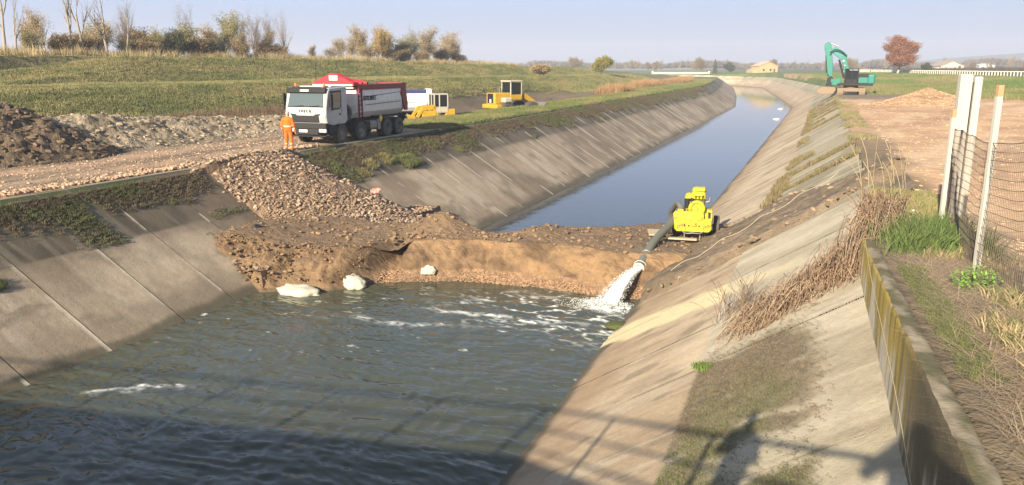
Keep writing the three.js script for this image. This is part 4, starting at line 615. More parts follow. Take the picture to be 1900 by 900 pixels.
// white water leaving the hose: one broken sheet plus spray
{
  const t = thing('water_jet', 'white jet of pumped water falling from the hose into the pool', 'water jet');
  const spray = new THREE.MeshPhysicalMaterial({ color: new THREE.Color().setRGB(.72, .75, .76), roughness: .4, transmission: .25, thickness: 0, side: THREE.DoubleSide });
  const path = (s) => [lerp(-4.6, -5.2, s), lerp(DAM - .36, POOL, s * s * .75 + .25 * s), lerp(-23.76, -22.0, s)];
  const g = grid(30, 70, (i, j) => { const s = j / 70, a = i / 30 * Math.PI * 2, c = path(s), r = (.11 + .12 * s) * (1 + .7 * (fbm3(Math.cos(a) * 2.4, Math.sin(a) * 2.4, s * 2.2, 3) - .5) + .8 * s * (n3(Math.cos(a) * 6, Math.sin(a) * 6, s * 5) - .5)); return { p: [c[0] + Math.cos(a) * r * 1.15, c[1] + Math.sin(a) * r * .75, c[2]] }; });
  const m = shadow(new THREE.Mesh(g, spray)); m.name = 'stream'; t.add(m);
  seed = 91; const drops = [];
  for (let k = 0; k < 2200; k++) { const s = Math.pow(rnd(), .6), c = path(s), r = (.1 + .26 * s) * Math.sqrt(rnd()) * 1.25, a = rr(0, 6.28), q = rr(.003, .008); drops.push([c[0] + Math.cos(a) * r, c[1] + Math.sin(a) * r * .7 + .05 * s, c[2] + rr(-.1, .1), q, q * rr(1, 3.5), q, rr(0, 6), rr(-1, 1), 1, 1, 1]); }
  for (let k = 0; k < 2000; k++) { const a = rr(0, 6.28), r = Math.abs(rr(-1, 1) + rr(-.6, .6)) * .75, q = rr(.003, .011); drops.push([-5.2 + Math.cos(a) * r * 1.25 - .15, POOL + .02 + .32 * Math.pow(rnd(), 2.2) * clamp(1.1 - r), -21.9 + Math.sin(a) * r * .75, q * 1.3, q, q * 1.3, rr(0, 6), 0, 1, 1, 1]); }
  copies('spray', new THREE.IcosahedronGeometry(1, 1), spray, drops, null, null, t);
}
// white bags at the foot of the dam
function bag(label, x, y, z, w, h, d, s, turn) {
  const g = mergeVertices(new THREE.IcosahedronGeometry(1, 5).deleteAttribute('normal').deleteAttribute('uv')), p = g.attributes.position;
  for (let i = 0; i < p.count; i++) { let a = p.getX(i), b = p.getY(i), c = p.getZ(i); const k = .6 + .75 * fbm3(a * 1.5 + s, b * 1.8, c * 1.5, 3) + .22 * (Math.abs(n3(a * 3.4 + s, b * 3.4, c * 3.4) - .5) * 2 - .5); p.setXYZ(i, Math.sign(a) * Math.pow(Math.abs(a), .8) * w / 2 * k, Math.max(-.3, b) * h * k, c * d / 2 * k); }
  g.computeVertexNormals(); const o = single('white_bag', mat(.43, .41, .33, .8), g, label, 'sack', 'white bags at the dam toe'); o.position.set(x, y, z); o.rotation.y = turn; return o;
}
bag('largest whitish bag, lying low in the water at the left dam toe', -14.75, POOL + .02, -20.0, 1.5, .3, .9, 3, .1);
bag('crumpled white bag wedged below the dark crack in the dam', -13.45, POOL + .1, -21.25, .95, .36, .75, 8, -.3);
for (const [x, F, lab] of [[-4.9, 160, 'larger white bag floating far off in the still canal'], [-4.4, 128, 'smaller white bag floating in the still canal near the right slope']]) { const g = stones[1].clone().scale(1.1, .35, .6); const o = single('floating_bag', mat(.5, .49, .45, .7), g, lab, 'bag'); o.position.set(x, CANAL + .06, -F); }
bag('smallest white bag, alone against the middle of the dam face', -11.65, POOL + .26, -23.05, .62, .2, .5, 14, 0);

// ------------------------------------------------------------------ people
function sdf(centre, half, res, f) {
  const mc = new MarchingCubes(res, rubbleMat, false, false, 400000); mc.isolation = 0;
  for (let k = 0; k < res; k++) for (let j = 0; j < res; j++) for (let i = 0; i < res; i++) mc.field[i + j * res + k * res * res] = -f(centre[0] + (i - res / 2) / (res / 2) * half, centre[1] + (j - res / 2) / (res / 2) * half, centre[2] + (k - res / 2) / (res / 2) * half) / half;
  mc.update(); const n = mc.count, P = new Float32Array(n * 3), N = new Float32Array(n * 3);
  for (let i = 0; i < n; i++) for (let c = 0; c < 3; c++) { P[i * 3 + c] = centre[c] + mc.positionArray[i * 3 + c] * half; N[i * 3 + c] = mc.normalArray[i * 3 + c]; }
  const g = new THREE.BufferGeometry(); g.setAttribute('position', new THREE.BufferAttribute(P, 3)); g.setAttribute('normal', new THREE.BufferAttribute(N, 3)); g.computeVertexNormals(); g.setAttribute('normal', new THREE.BufferAttribute(N, 3)); return g;
}
const smin = (a, b, k) => { const h = clamp(.5 + .5 * (b - a) / k); return lerp(b, a, h) - k * h * (1 - h); };
function capsules(list) { return (x, y, z) => { let d = 9; for (const [a, b, r0, r1, k = .05, sx = 1] of list) { const ax = (x - a[0]) , ay = y - a[1], az = z - a[2], bx = b[0] - a[0], by = b[1] - a[1], bz = b[2] - a[2], t = clamp((ax * bx + ay * by + az * bz) / (bx * bx + by * by + bz * bz + 1e-9)); const q = Math.hypot((ax - bx * t) * sx, ay - by * t, az - bz * t) - lerp(r0, r1, t); d = smin(d, q, k); } return d; }; }
// pose: joints in metres, facing +z; colour(x, y, z) -> linear rgb
function person(label, x, y, z, turn, J, colour, scale = 1) {
  const B = [];
  B.push([[0, .98, 0], [0, 1.12, 0], .155, .15, .06, .82], [[0, 1.12, 0], [0, 1.36, .0 + J.lean], .15, .165, .07, .78], [[-.13, 1.42, J.lean], [.13, 1.42, J.lean], .085, .085, .07], [[0, 1.42, J.lean], [0, 1.56, J.lean + .01], .065, .055, .04]);
  for (const s of [0, 1]) {
    const L = J.legs[s], A = J.arms[s];
    B.push([L[0], L[1], .105, .075, .05], [L[1], L[2], .078, .06, .03], [L[2], [L[2][0], .04, L[2][2] + .16], .055, .042, .03], [A[0], A[1], .068, .056, .05], [A[1], A[2], .058, .045, .03]);
  }
  const f = capsules(B), head = [0, 1.66, J.lean + .025];
  const hd = (X, Y, Z) => { const a = (X - head[0]), b = Y - head[1], c = Z - head[2]; let d = (Math.hypot(a / .078, (b - .02) / .105, c / .1) - 1) * .085; d = smin(d, (Math.hypot(a / .06, (b + .06) / .06, (c - .025) / .07) - 1) * .06, .04); d = smin(d, Math.hypot(a * 1.4, b + .012, c - .1) - .016, .018); for (const s of [-1, 1]) { d = smin(d, Math.hypot((a - s * .08) * 1.8, b, c + .005) - .022, .01); d = Math.max(d, -(Math.hypot(a - s * .03, b - .018, c - .1) - .012)); } d = Math.max(d, -(Math.hypot(a * .45, (b + .055) * 1.6, c - .098) - .009)); return smin(d, f(X, Y, Z), .02); };
  const geos = [sdf([0, .86, 0], .98, 132, (X, Y, Z) => f(X, Y, Z)), sdf(head, .17, 56, hd)];
  for (const s of [0, 1]) { // each hand: palm, four fingers and a thumb, relaxed
    const w = J.arms[s][2], e = J.arms[s][1], d = new THREE.Vector3(w[0] - e[0], w[1] - e[1], w[2] - e[2]).normalize(), side = new THREE.Vector3(0, 0, 1).addScaledVector(d, -d.z).normalize(), inw = new THREE.Vector3().crossVectors(d, side).multiplyScalar(s ? -1 : 1);
    const pt = (a, b, c) => [w[0] + d.x * a + side.x * b + inw.x * c, w[1] + d.y * a + side.y * b + inw.y * c, w[2] + d.z * a + side.z * b + inw.z * c];
    const L = [[pt(-.04, 0, 0), pt(.03, 0, 0), .034, .03, .02], [pt(.03, -.022, 0), pt(.085, -.03, 0), .02, .018, .02], [pt(.03, .022, 0), pt(.085, .028, 0), .02, .018, .02], [pt(.03, .03, .01), pt(.07, .055, .025), .014, .012, .015], [pt(.07, .055, .025), pt(.1, .056, .045), .011, .009, .006]];
    [[-.034, .055], [-.012, .075], [.011, .082], [.033, .07]].forEach(([b, l]) => { L.push([pt(.085, b, 0), pt(.085 + l * .55, b * 1.1, .012), .0095, .009, .004], [pt(.085 + l * .55, b * 1.1, .012), pt(.085 + l * .9, b * 1.1, .04), .009, .0075, .004]); });
    geos.push(sdf(pt(.06, 0, .01), .13, 58, capsules(L)));
  }
  const g = merge(geos), p = g.attributes.position, C = new Float32Array(p.count * 3); for (let i = 0; i < p.count; i++) C.set(colour(p.getX(i), p.getY(i), p.getZ(i)), i * 3); g.setAttribute('color', new THREE.BufferAttribute(C, 3));
  const o = thing('person', label, 'person', x, y, z, turn); o.scale.setScalar(scale); const m = shadow(new THREE.Mesh(g, new THREE.MeshStandardMaterial({ vertexColors: true, roughness: .8 }))); m.name = 'body'; o.add(m); return o;
}
{
  const stand = { lean: .0, legs: [[[-.09, .95, 0], [-.12, .5, .02], [-.13, .07, -.03]], [[.09, .95, 0], [.13, .5, .03], [.15, .07, .0]]], arms: [[[-.2, 1.42, 0], [-.29, 1.14, -.02], [-.31, .88, .06]], [[.2, 1.42, 0], [.29, 1.14, -.03], [.3, .88, .05]]] };
  const skin = [.42, .24, .17];
  const suit = (x, y, z) => { if (y > 1.53) return y > 1.67 || (z < -.02 && y > 1.6) ? [.4, .35, .3] : skin; const ax = Math.abs(x); if (y < .055) return [.05, .045, .04]; if (ax > .2 && y < .86) return y < .83 ? skin : [.85, .2, .02]; if ((ax < .24 && y > 1.07 && y < 1.15) || (ax > .2 && y > .98 && y < 1.05) || (y > .3 && y < .36) || (y > .17 && y < .22)) return [.5, .36, .28]; return [.62, .105 + .035 * n3(x * 6, y * 4, z * 6), .006]; };
  person('worker in orange high visibility suit, back turned, in front of the white tipper', -21.75, leftHeight(-21.75, 29.6) + .02, -29.55, Math.PI + .15, stand, suit, 1.0);
  // two people on the bridge behind the camera: only their shadows reach the picture
  const shirt = (x, y) => y > 1.53 ? (y > 1.7 ? [.06, .04, .03] : skin) : y < .95 ? [.05, .06, .1] : [.1, .1, .12];
  const holding = { ...stand, arms: [[[-.2, 1.42, 0], [-.33, 1.2, .12], [-.09, 1.46, .27]], [[.2, 1.42, 0], [.36, 1.2, .12], [.09, 1.46, .27]]] };
  person('photographer in dark clothes holding up a phone behind the bridge rail', .12, 2.1, .46, Math.PI, holding, shirt, 1.02);
  const lean = { lean: .1, legs: stand.legs, arms: [[[-.2, 1.4, .1], [-.27, 1.15, .2], [-.2, 1.1, .42]], [[.2, 1.4, .1], [.27, 1.15, .2], [.2, 1.1, .42]]] };
  person('bystander in dark clothes leaning on the bridge rail', -1.7, 2.1, .58, Math.PI, lean, shirt, .95);
}
// the road bridge the picture is taken from: its railing and deck shade the near slope and water
{
  const b = thing('road_bridge', 'concrete road bridge with pipe railing across the near end of the canal', 'bridge', 0, 0, -.42, .139);
  const con = dusty(.42, .4, .36, .9), iron = mat(.2, .22, .22, .5, { metalness: .4 });
  part(b, 'deck', con, box(42, .42, 7, -9, 1.88, 3.55, .03)); part(b, 'abutment', con, box(1.2, 6, 7, 5.5, -1.2, 3.6, .03)); part(b, 'abutment', con, box(1.2, 6, 7, -24.5, -1.2, 3.6, .03)); part(b, 'kerb_beam', con, box(42, .16, .3, -9, 2.17, .2, .02));
  for (const y of [3.18, 2.78, 2.42]) part(b, 'rail', iron, cyl(y > 3 ? .034 : .024, y > 3 ? .034 : .024, 41, -9, y, .1, 'x', 10));
  for (let k = -12; k <= 4; k++) part(b, 'post', iron, box(.07, 1.1, .07, -.02 + k * 2.3 + .2, 2.66, .1, .01));
}
// ------------------------------------------------------------------ fence and posts on the right verge
{
  const paint = dusty(.48, .46, .4, .75), rusty = mat(.42, .24, .13, .8);
  const gy = (X, F) => rightHeight(X, F);
  const pillar = thing('concrete_pillar', 'tall thick white concrete pillar pair standing on the right verge', 'pillar', 2.85, gy(2.85, 17) - .2, -17.0, .25);
  part(pillar, 'pillar_slab', paint, box(.22, 3.05, .16, -.13, 1.52, 0, .02)); part(pillar, 'pillar_slab', paint, box(.14, 3.0, .14, .1, 1.5, -.02, .02)); part(pillar, 'joint', black, box(.03, 2.9, .06, .0, 1.45, 0, .004));
  const posts = [[2.5, 16.3, 2.2, 'slim white fence post with rusty top, left of the thick pillar'], [2.32, 11.9, 2.55, 'near slim white fence post with rusty top carrying the wire mesh']];
  for (const [X, F, h, lab] of posts) { const p = thing('fence_post', lab, 'post', X, gy(X, F) - .15, -F, .4, 'slim white fence posts'); part(p, 'shaft', paint, box(.075, h, .075, 0, h / 2, 0, .01)); part(p, 'top', rusty, box(.073, .16, .073, 0, h + .06, 0, .01)); }
  // wire mesh: real wires, sagging between the posts and on past the camera side
  const wire = mat(.2, .155, .12, .7);
  const line = [[2.56, 16.5], [2.45, 15.2], [2.36, 13.6], [2.3, 11.95], [2.42, 10.6], [2.5, 9.3], [2.62, 8], [2.7, 6.4]];
  const L = [0]; for (let i = 1; i < line.length; i++) L.push(L[i - 1] + Math.hypot(line[i][0] - line[i - 1][0], line[i][1] - line[i - 1][1]));
  const lx = table(L.map((l, i) => [l, line[i][0]])), lf = table(L.map((l, i) => [l, line[i][1]]));
  const at = (s, v) => { const F = lf(s), X = lx(s) + .1 * (fbm(s * .8, v * .9, 2) - .5) + .03 * Math.sin(v * 3 + s) * ss(0, .6, v) * ss(1.6, 1, v), top = 1.82 + .3 * ss(4.5, 9, s) + .03 * Math.sin(s * .9) + .04 * (n2(s * 1.4, 3) - .5); return [X, gy(X, F) + v / 1.6 * top, -F]; };
  const mesh = thing('wire_mesh_fence', 'sagging wire mesh fence stretched along the right verge', 'fence');
  const strip = (pts, r) => { const g = []; for (let i = 1; i < pts.length; i++) g.push(bar(pts[i - 1], pts[i], r, 3)); return g; };
  const T = L[L.length - 1], half = L[3];
  for (const [a, b, n] of [[0, half, 46], [half, T, 84]]) {
    const g = []; for (let k = 0; k <= n; k++) { const s = lerp(a, b, k / n); g.push(...strip(Array.from({ length: 7 }, (_, q) => at(s, q / 6 * 1.6)), .0036)); }
    for (let r = 0; r <= 16; r++) g.push(...strip(Array.from({ length: Math.round((b - a) * 5) + 1 }, (_, q) => at(lerp(a, b, q / Math.round((b - a) * 5)), r * .1)), r % 16 ? .0045 : .007));
    part(mesh, 'mesh_panel', wire, g);
  }
  // bent red marker flag by the track, white rubble
  const fl = thing('marker_stake', 'small orange red marker stake on the edge of the gravel track', 'marker', 2.55, gy(2.55, 25.5), -25.5); part(fl, 'stake', plank, box(.03, .34, .03, 0, .17, 0, .004)); part(fl, 'flag', mat(.85, .12, .05, .7), prism([[0, 0], [.1, .04], [.08, .3], [.01, .32]], .02, 'xy', .004).translate(0, .1, 0));
  seed = 131; const spots = [[1.95, 18.6, .32], [2.15, 17.4, .22], [2.0, 16.2, .16], [1.9, 20.3, .14]];
  spots.forEach(([X, F, s], i) => { const m = single('white_rock', mat(.68, .64, .55, .9), stones[i % 3].clone(), ['largest pale rock in the verge grass beside the dry reeds', 'second largest pale rock in the verge grass, nearer the wall', 'small pale rock close to the end of the retaining wall', 'smallest pale rock in the verge, farthest from the wall'][i], 'rock', 'pale rocks in the verge'); m.scale.set(s * 1.3, s, s); m.position.set(X, gy(X, F) + s * .2, -F); });
}
// ------------------------------------------------------------------ grass and weeds
const grassShort = tuftGeometry(14, .2, .03, .2, .5, 1), grassLong = tuftGeometry(16, .4, .022, .16, .8, 2), reedTuft = tuftGeometry(18, 1, .03, .3, .35, 3), finePatch = tuftGeometry(12, .1, .014, .09, .7, 4);
const gcol = (a, b, t, k = .25) => { const v = rr(1 - k, 1 + k), c = mixc(a, b, t); return [c[0] * v, c[1] * v, c[2] * v]; };
seed = 201;
{
  const l = []; // the dyke
  for (let k = 0; k < 240000 && l.length < 125000; k++) {
    const F = 20 + 200 * Math.pow(rnd(), 1.35), p = -rr(33, 66); if (isSoil(p, F) > .45) continue; const X = p + shL(F); if (X / F < -1.55) continue;
    const big = fbm(p * .07 + 5, F * .05, 3), a = fbm(p * .45, F * .3, 3), dk = ss(.5, .68, fbm(p * .9 + 20, F * .28, 3)), s = rr(.6, 1.35) * (1 + F / 200);
    const tread = (p > -50.5 && p < -42.6) || p < -56.5 ? 1 : 0, c = gcol(mixc(tread ? [.21, .2, .07] : [.14, .155, .045], tread ? [.28, .245, .1] : [.24, .21, .08], ss(.3, .68, a * .6 + big * .4)), [.1, .12, .032], dk * .7, .25); l.push([X, leftHeight(p, F) - .02, -F, s, s * rr(.6, 1.2) * (tread ? .4 : .65), s, rr(0, 6), 0, ...c]);  // treads yellower, faces darker: drier grass plus slope shading put into the colour
  }
  copies('dyke_grass', grassShort, bladeMat, l, 'olive mown grass covering the dyke on the left', 'grass');
  const m = []; // verge strip between track and canal
  for (let k = 0; k < 120000 && m.length < 60000; k++) { const F = 41 + 200 * Math.pow(rnd(), 1.6), p = -21.45 - 7 * Math.pow(rnd(), 1.25); if (isSoil(p, F) > .4) continue; const s = rr(.6, 1.2) * (1 + F / 220), a = fbm(p * .5, F * .25, 3); m.push([p + shL(F), leftHeight(p, F) - .02, -F, s, s * rr(.6, 1.2), s, rr(0, 6), 0, ...gcol([.12, .15, .034], [.2, .185, .065], ss(.35, .65, a))]); }
  copies('verge_grass', grassShort, bladeMat, m, 'bright green grass strip along the top of the left slope', 'grass');
  const w = []; // weeds and moss growing on the upper left slabs
  for (let k = 0; k < 160000 && w.length < 62000; k++) { const F = 9 + 150 * Math.pow(rnd(), 1.5), h = lerp(3.84, BERM + .1, Math.pow(rnd(), 1.1)); const top = ss(BERM, 3.7, h), fine = fbm(F * 1.3, h * 1.3 + 40, 3), moss = fbm(F * .42 + 12, h * 1.1 + 7, 4), st = fbm(F * 2.6 + 9, h * .35, 3); if (st > .62 || moss * .6 + .42 * top * (.6 + .8 * fine) + rr(-.22, .12) < .43) continue; if (F > 23 && F < 29.5) continue;
    const g = ss(.42, .6, moss) * rnd(), s = rr(.4, 1.1) * (1 + F / 110); w.push([xL(h, F) + .02, 3.7 - h + .03, -F, s, s * rr(.3, .9), s, rr(0, 6), 0, ...gcol([.12, .092, .052], [.085, .12, .025], g, .4)]); }
  copies('slope_weeds', finePatch, bladeMat, w, 'low moss and weeds rooted on the upper left slabs', 'weeds');
  const t = []; // taller tufts in the joints
  for (const [F, h, n, r, hgt, gold] of [[36.5, 4.9, 260, .7, 1.0, .2], [35.0, 4.6, 160, .6, .7, .6], [33.2, 4.7, 120, .5, .7, .9], [30.6, 4.5, 120, .8, .5, .2], [32, 4.9, 60, .5, .5, .9], [31.8, 4.0, 90, .8, .5, .1], [41, 4.3, 80, 1, .5, .2], [13.0, 5.35, 150, .32, .5, .1], [20.6, 4.5, 40, .3, .3, .2], [43, 4.8, 60, .5, .5, .6], [24, 5.4, 25, .2, .3, .2]]) for (let k = 0; k < n; k++) { const f = F + (rr(-r, r) + rr(-r, r)) * .55, d = h + rr(-.5, .5) * r * .6, s = hgt * rr(.5, 1.1); t.push([xL(d, f), 3.7 - d, -f, s, s, s, rr(0, 6), rr(-.2, .2), ...gcol([.13, .15, .045], [.28, .22, .1], gold * rnd() * 1.3 > .5 ? 1 : 0)]); }
  copies('joint_tufts', grassLong, bladeMat, t, 'taller green and straw tufts rooted in the left slope joints', 'weeds');
  const d = []; // dry growth at the dyke foot behind the spoil, reeds far along the bank
  for (let k = 0; k < 2600; k++) { const F = rr(36, 52), p = rr(-35.6, -33.2), s = rr(.5, 1.0); d.push([p + shL(F), leftHeight(p, F) - .05, -F, s, s * rr(.7, 1.2), s, rr(0, 6), 0, ...gcol([.12, .085, .05], [.2, .13, .075], rnd())]); }
  for (let k = 0; k < 5200; k++) { const F = rr(112, 215), p = -28.5 + rr(-2.4, 1.2) + 1.5 * Math.sin(F * .07), s = rr(.8, 1.7); if (n2(F * .12, 5) < .3) continue; d.push([p + shL(F), leftHeight(p, F) - .05, -F, s, s * rr(.7, 1.2), s, rr(0, 6), 0, ...gcol([.42, .27, .12], [.27, .15, .07], rnd())]); }
  for (let k = 0; k < 3600; k++) { const F = rr(20, 160), p = -rr(58.5, 64), s = rr(.6, 1.3); if (n2(F * .2, 15) < .35) continue; d.push([p + shL(F), leftHeight(p, F) - .05, -F, s, s * rr(.6, 1.1), s, rr(0, 6), 0, ...gcol([.42, .33, .17], [.25, .19, .09], rnd())]); }
  for (let k = 0; k < 1800; k++) { const F = rr(205, 300), X = xR(3.5, F) + rr(-.4, 3.5), s = rr(.6, 1.6); if (n2(F * .15, 25) < .4) continue; d.push([X, .3, -F, s, s, s, rr(0, 6), 0, ...gcol([.38, .3, .18], [.2, .15, .08], rnd())]); }
  copies('dry_reeds', reedTuft, bladeMat, d, 'dry brown and straw reeds along the dyke foot, crest and far banks', 'reeds');
}
{
  const l = []; seed = 211; // right field
  for (let k = 0; k < 200000 && l.length < 76000; k++) { const F = 74 + 190 * Math.pow(rnd(), 1.3), X = rr(-6, 60); if (X > fenceX(F) - .5 || X < xR(3.4, F) + 1.2) continue; const a = fbm(X * .45, F * .4, 4), edge = F < 111 ? lerp(17.8, 7.7, (F - 81) / 30) : F < 122 ? 9 : xR(3.4, F) + 1.2; if (X < edge + rr(-1.2, 1)) continue; const s = rr(.8, 1.6) * (1 + F / 220), c0 = fbm(X * .1 + 3, F * .06, 3); const dry = X < edge + 3 ? rnd() * .9 : ss(.5, .7, c0) * .6; l.push([X, rightHeight(X, F) - .02, -F, s, s * rr(.6, 1.2), s, rr(0, 6), 0, ...gcol(mixc([.085, .145, .027], [.145, .185, .045], a), [.27, .2, .095], dry)]); }
  copies('field_grass', grassShort, bladeMat, l, 'lush green grass of the field beyond the right track', 'grass');
  const r = []; // weeds on the right slope belt, the berm and the joints
  for (let k = 0; k < 60000 && r.length < 9000; k++) { const F = rr(5, 14.8), h = rr(3.55, BERM); const w = belt(F, h); if (w < rr(.15, 1.1)) continue; const gr = greenBelt(F, h), s = rr(.2, .6); r.push([xR(h, F) - .02, 3.7 - h + .04, -F, s, s * rr(.15, .4), s, rr(0, 6), rr(-.5, .5), ...gcol([.2, .155, .1], [.13, .155, .036], clamp(gr * rnd() * 1.2), .4)]); }
  for (let k = 0; k < 5200; k++) { const F = 30 + 75 * rnd(), j = Math.round(F / 5.4) * 5.4 + rr(-.25, .25), onJ = rnd() < .6, f = onJ ? j : F, h = onJ ? rr(hKerbR(f), BERM) : BERM + rr(-.25, .15), s = rr(.6, 2.0); if (n2(f * .35, h * .8) < .42) continue; r.push([xR(h, f), 3.7 - h + .05, -f, s, s * rr(.6, 1.6), s, rr(0, 6), 0, ...gcol([.24, .17, .1], [.17, .16, .05], rnd())]); }
  for (let k = 0; k < 2600; k++) { const F = 40 + 60 * rnd(), X = xR(hKerbR(F), F) + rr(-.2, 1.0), s = rr(.8, 2.2); if (n2(F * .4, 8) < .45) continue; r.push([X, 3.7 - hKerbR(F) + .02, -F, s, s, s, rr(0, 6), 0, ...gcol([.3, .24, .14], [.17, .18, .06], rnd())]); }
  copies('right_slope_weeds', finePatch, bladeMat, r, 'sparse weeds and moss on the upper right slabs and berm', 'weeds');
  const v = []; // verge behind the wall: green clump, straw, litter
  for (let k = 0; k < 420; k++) { const X = 1.95 + rr(-.4, .5) + rr(-.3, .4), F = 14.2 + rr(-1.2, 1.4), s = rr(.4, 1.5) * (n2(X * 3, F * 3) > .4 ? 1 : .6); v.push([X, rightHeight(X, F) - .02, -F, s, s, s, rr(0, 6), rr(-.25, .25), ...gcol([.06, .11, .022], [.12, .17, .04], rnd())]); }
  for (let k = 0; k < 1500; k++) { const X = rr(1.9, 3.0), F = rr(6.5, 16.5), s = rr(.4, .9); if (n2(X * 2, F * 1.2) < .45) continue; v.push([X, rightHeight(X, F) - .03, -F, s, s * .8, s, rr(0, 6), rr(-.5, .5), ...gcol([.4, .31, .17], [.14, .17, .045], rnd() < .35 ? 1 : 0)]); }
  for (let k = 0; k < 900; k++) { const X = rr(1.6, 3), F = rr(16, 21), s = rr(.3, .7); v.push([X, rightHeight(X, F) - .02, -F, s, s, s, rr(0, 6), rr(-.3, .3), ...gcol([.17, .19, .05], [.35, .28, .14], rnd())]); }
  for (let k = 0; k < 1600; k++) { const F = rr(4, 14), X = 1.38 + Math.abs(rr(-.3, .3)), s = rr(.12, .3); if (n2(F * 1.1, 4) < .5) continue; v.push([X, rightHeight(X, F) + .0, -F, s, s, s, rr(0, 6), rr(-.5, .5), ...gcol([.07, .1, .02], [.14, .16, .04], rnd())]); }
  copies('verge_weeds', grassLong, bladeMat, v, 'green and straw grass tufts on the verge behind the retaining wall', 'grass');
  const q = []; const straw = tuftGeometry(5, .5, .008, .12, 3.2, 9);
  for (let k = 0; k < 5200; k++) { const F = rr(3.5, 15), X = rr(1.42, 3.4), s = rr(.4, 1); q.push([X, rightHeight(X, F) + .01, -F, s, s * .25, s, rr(0, 6), 0, ...gcol([.28, .19, .12], [.46, .36, .22], rnd())]); }
  copies('straw_litter', straw, bladeMat, q, 'brown dead stems lying on the verge behind the retaining wall', 'litter');
}
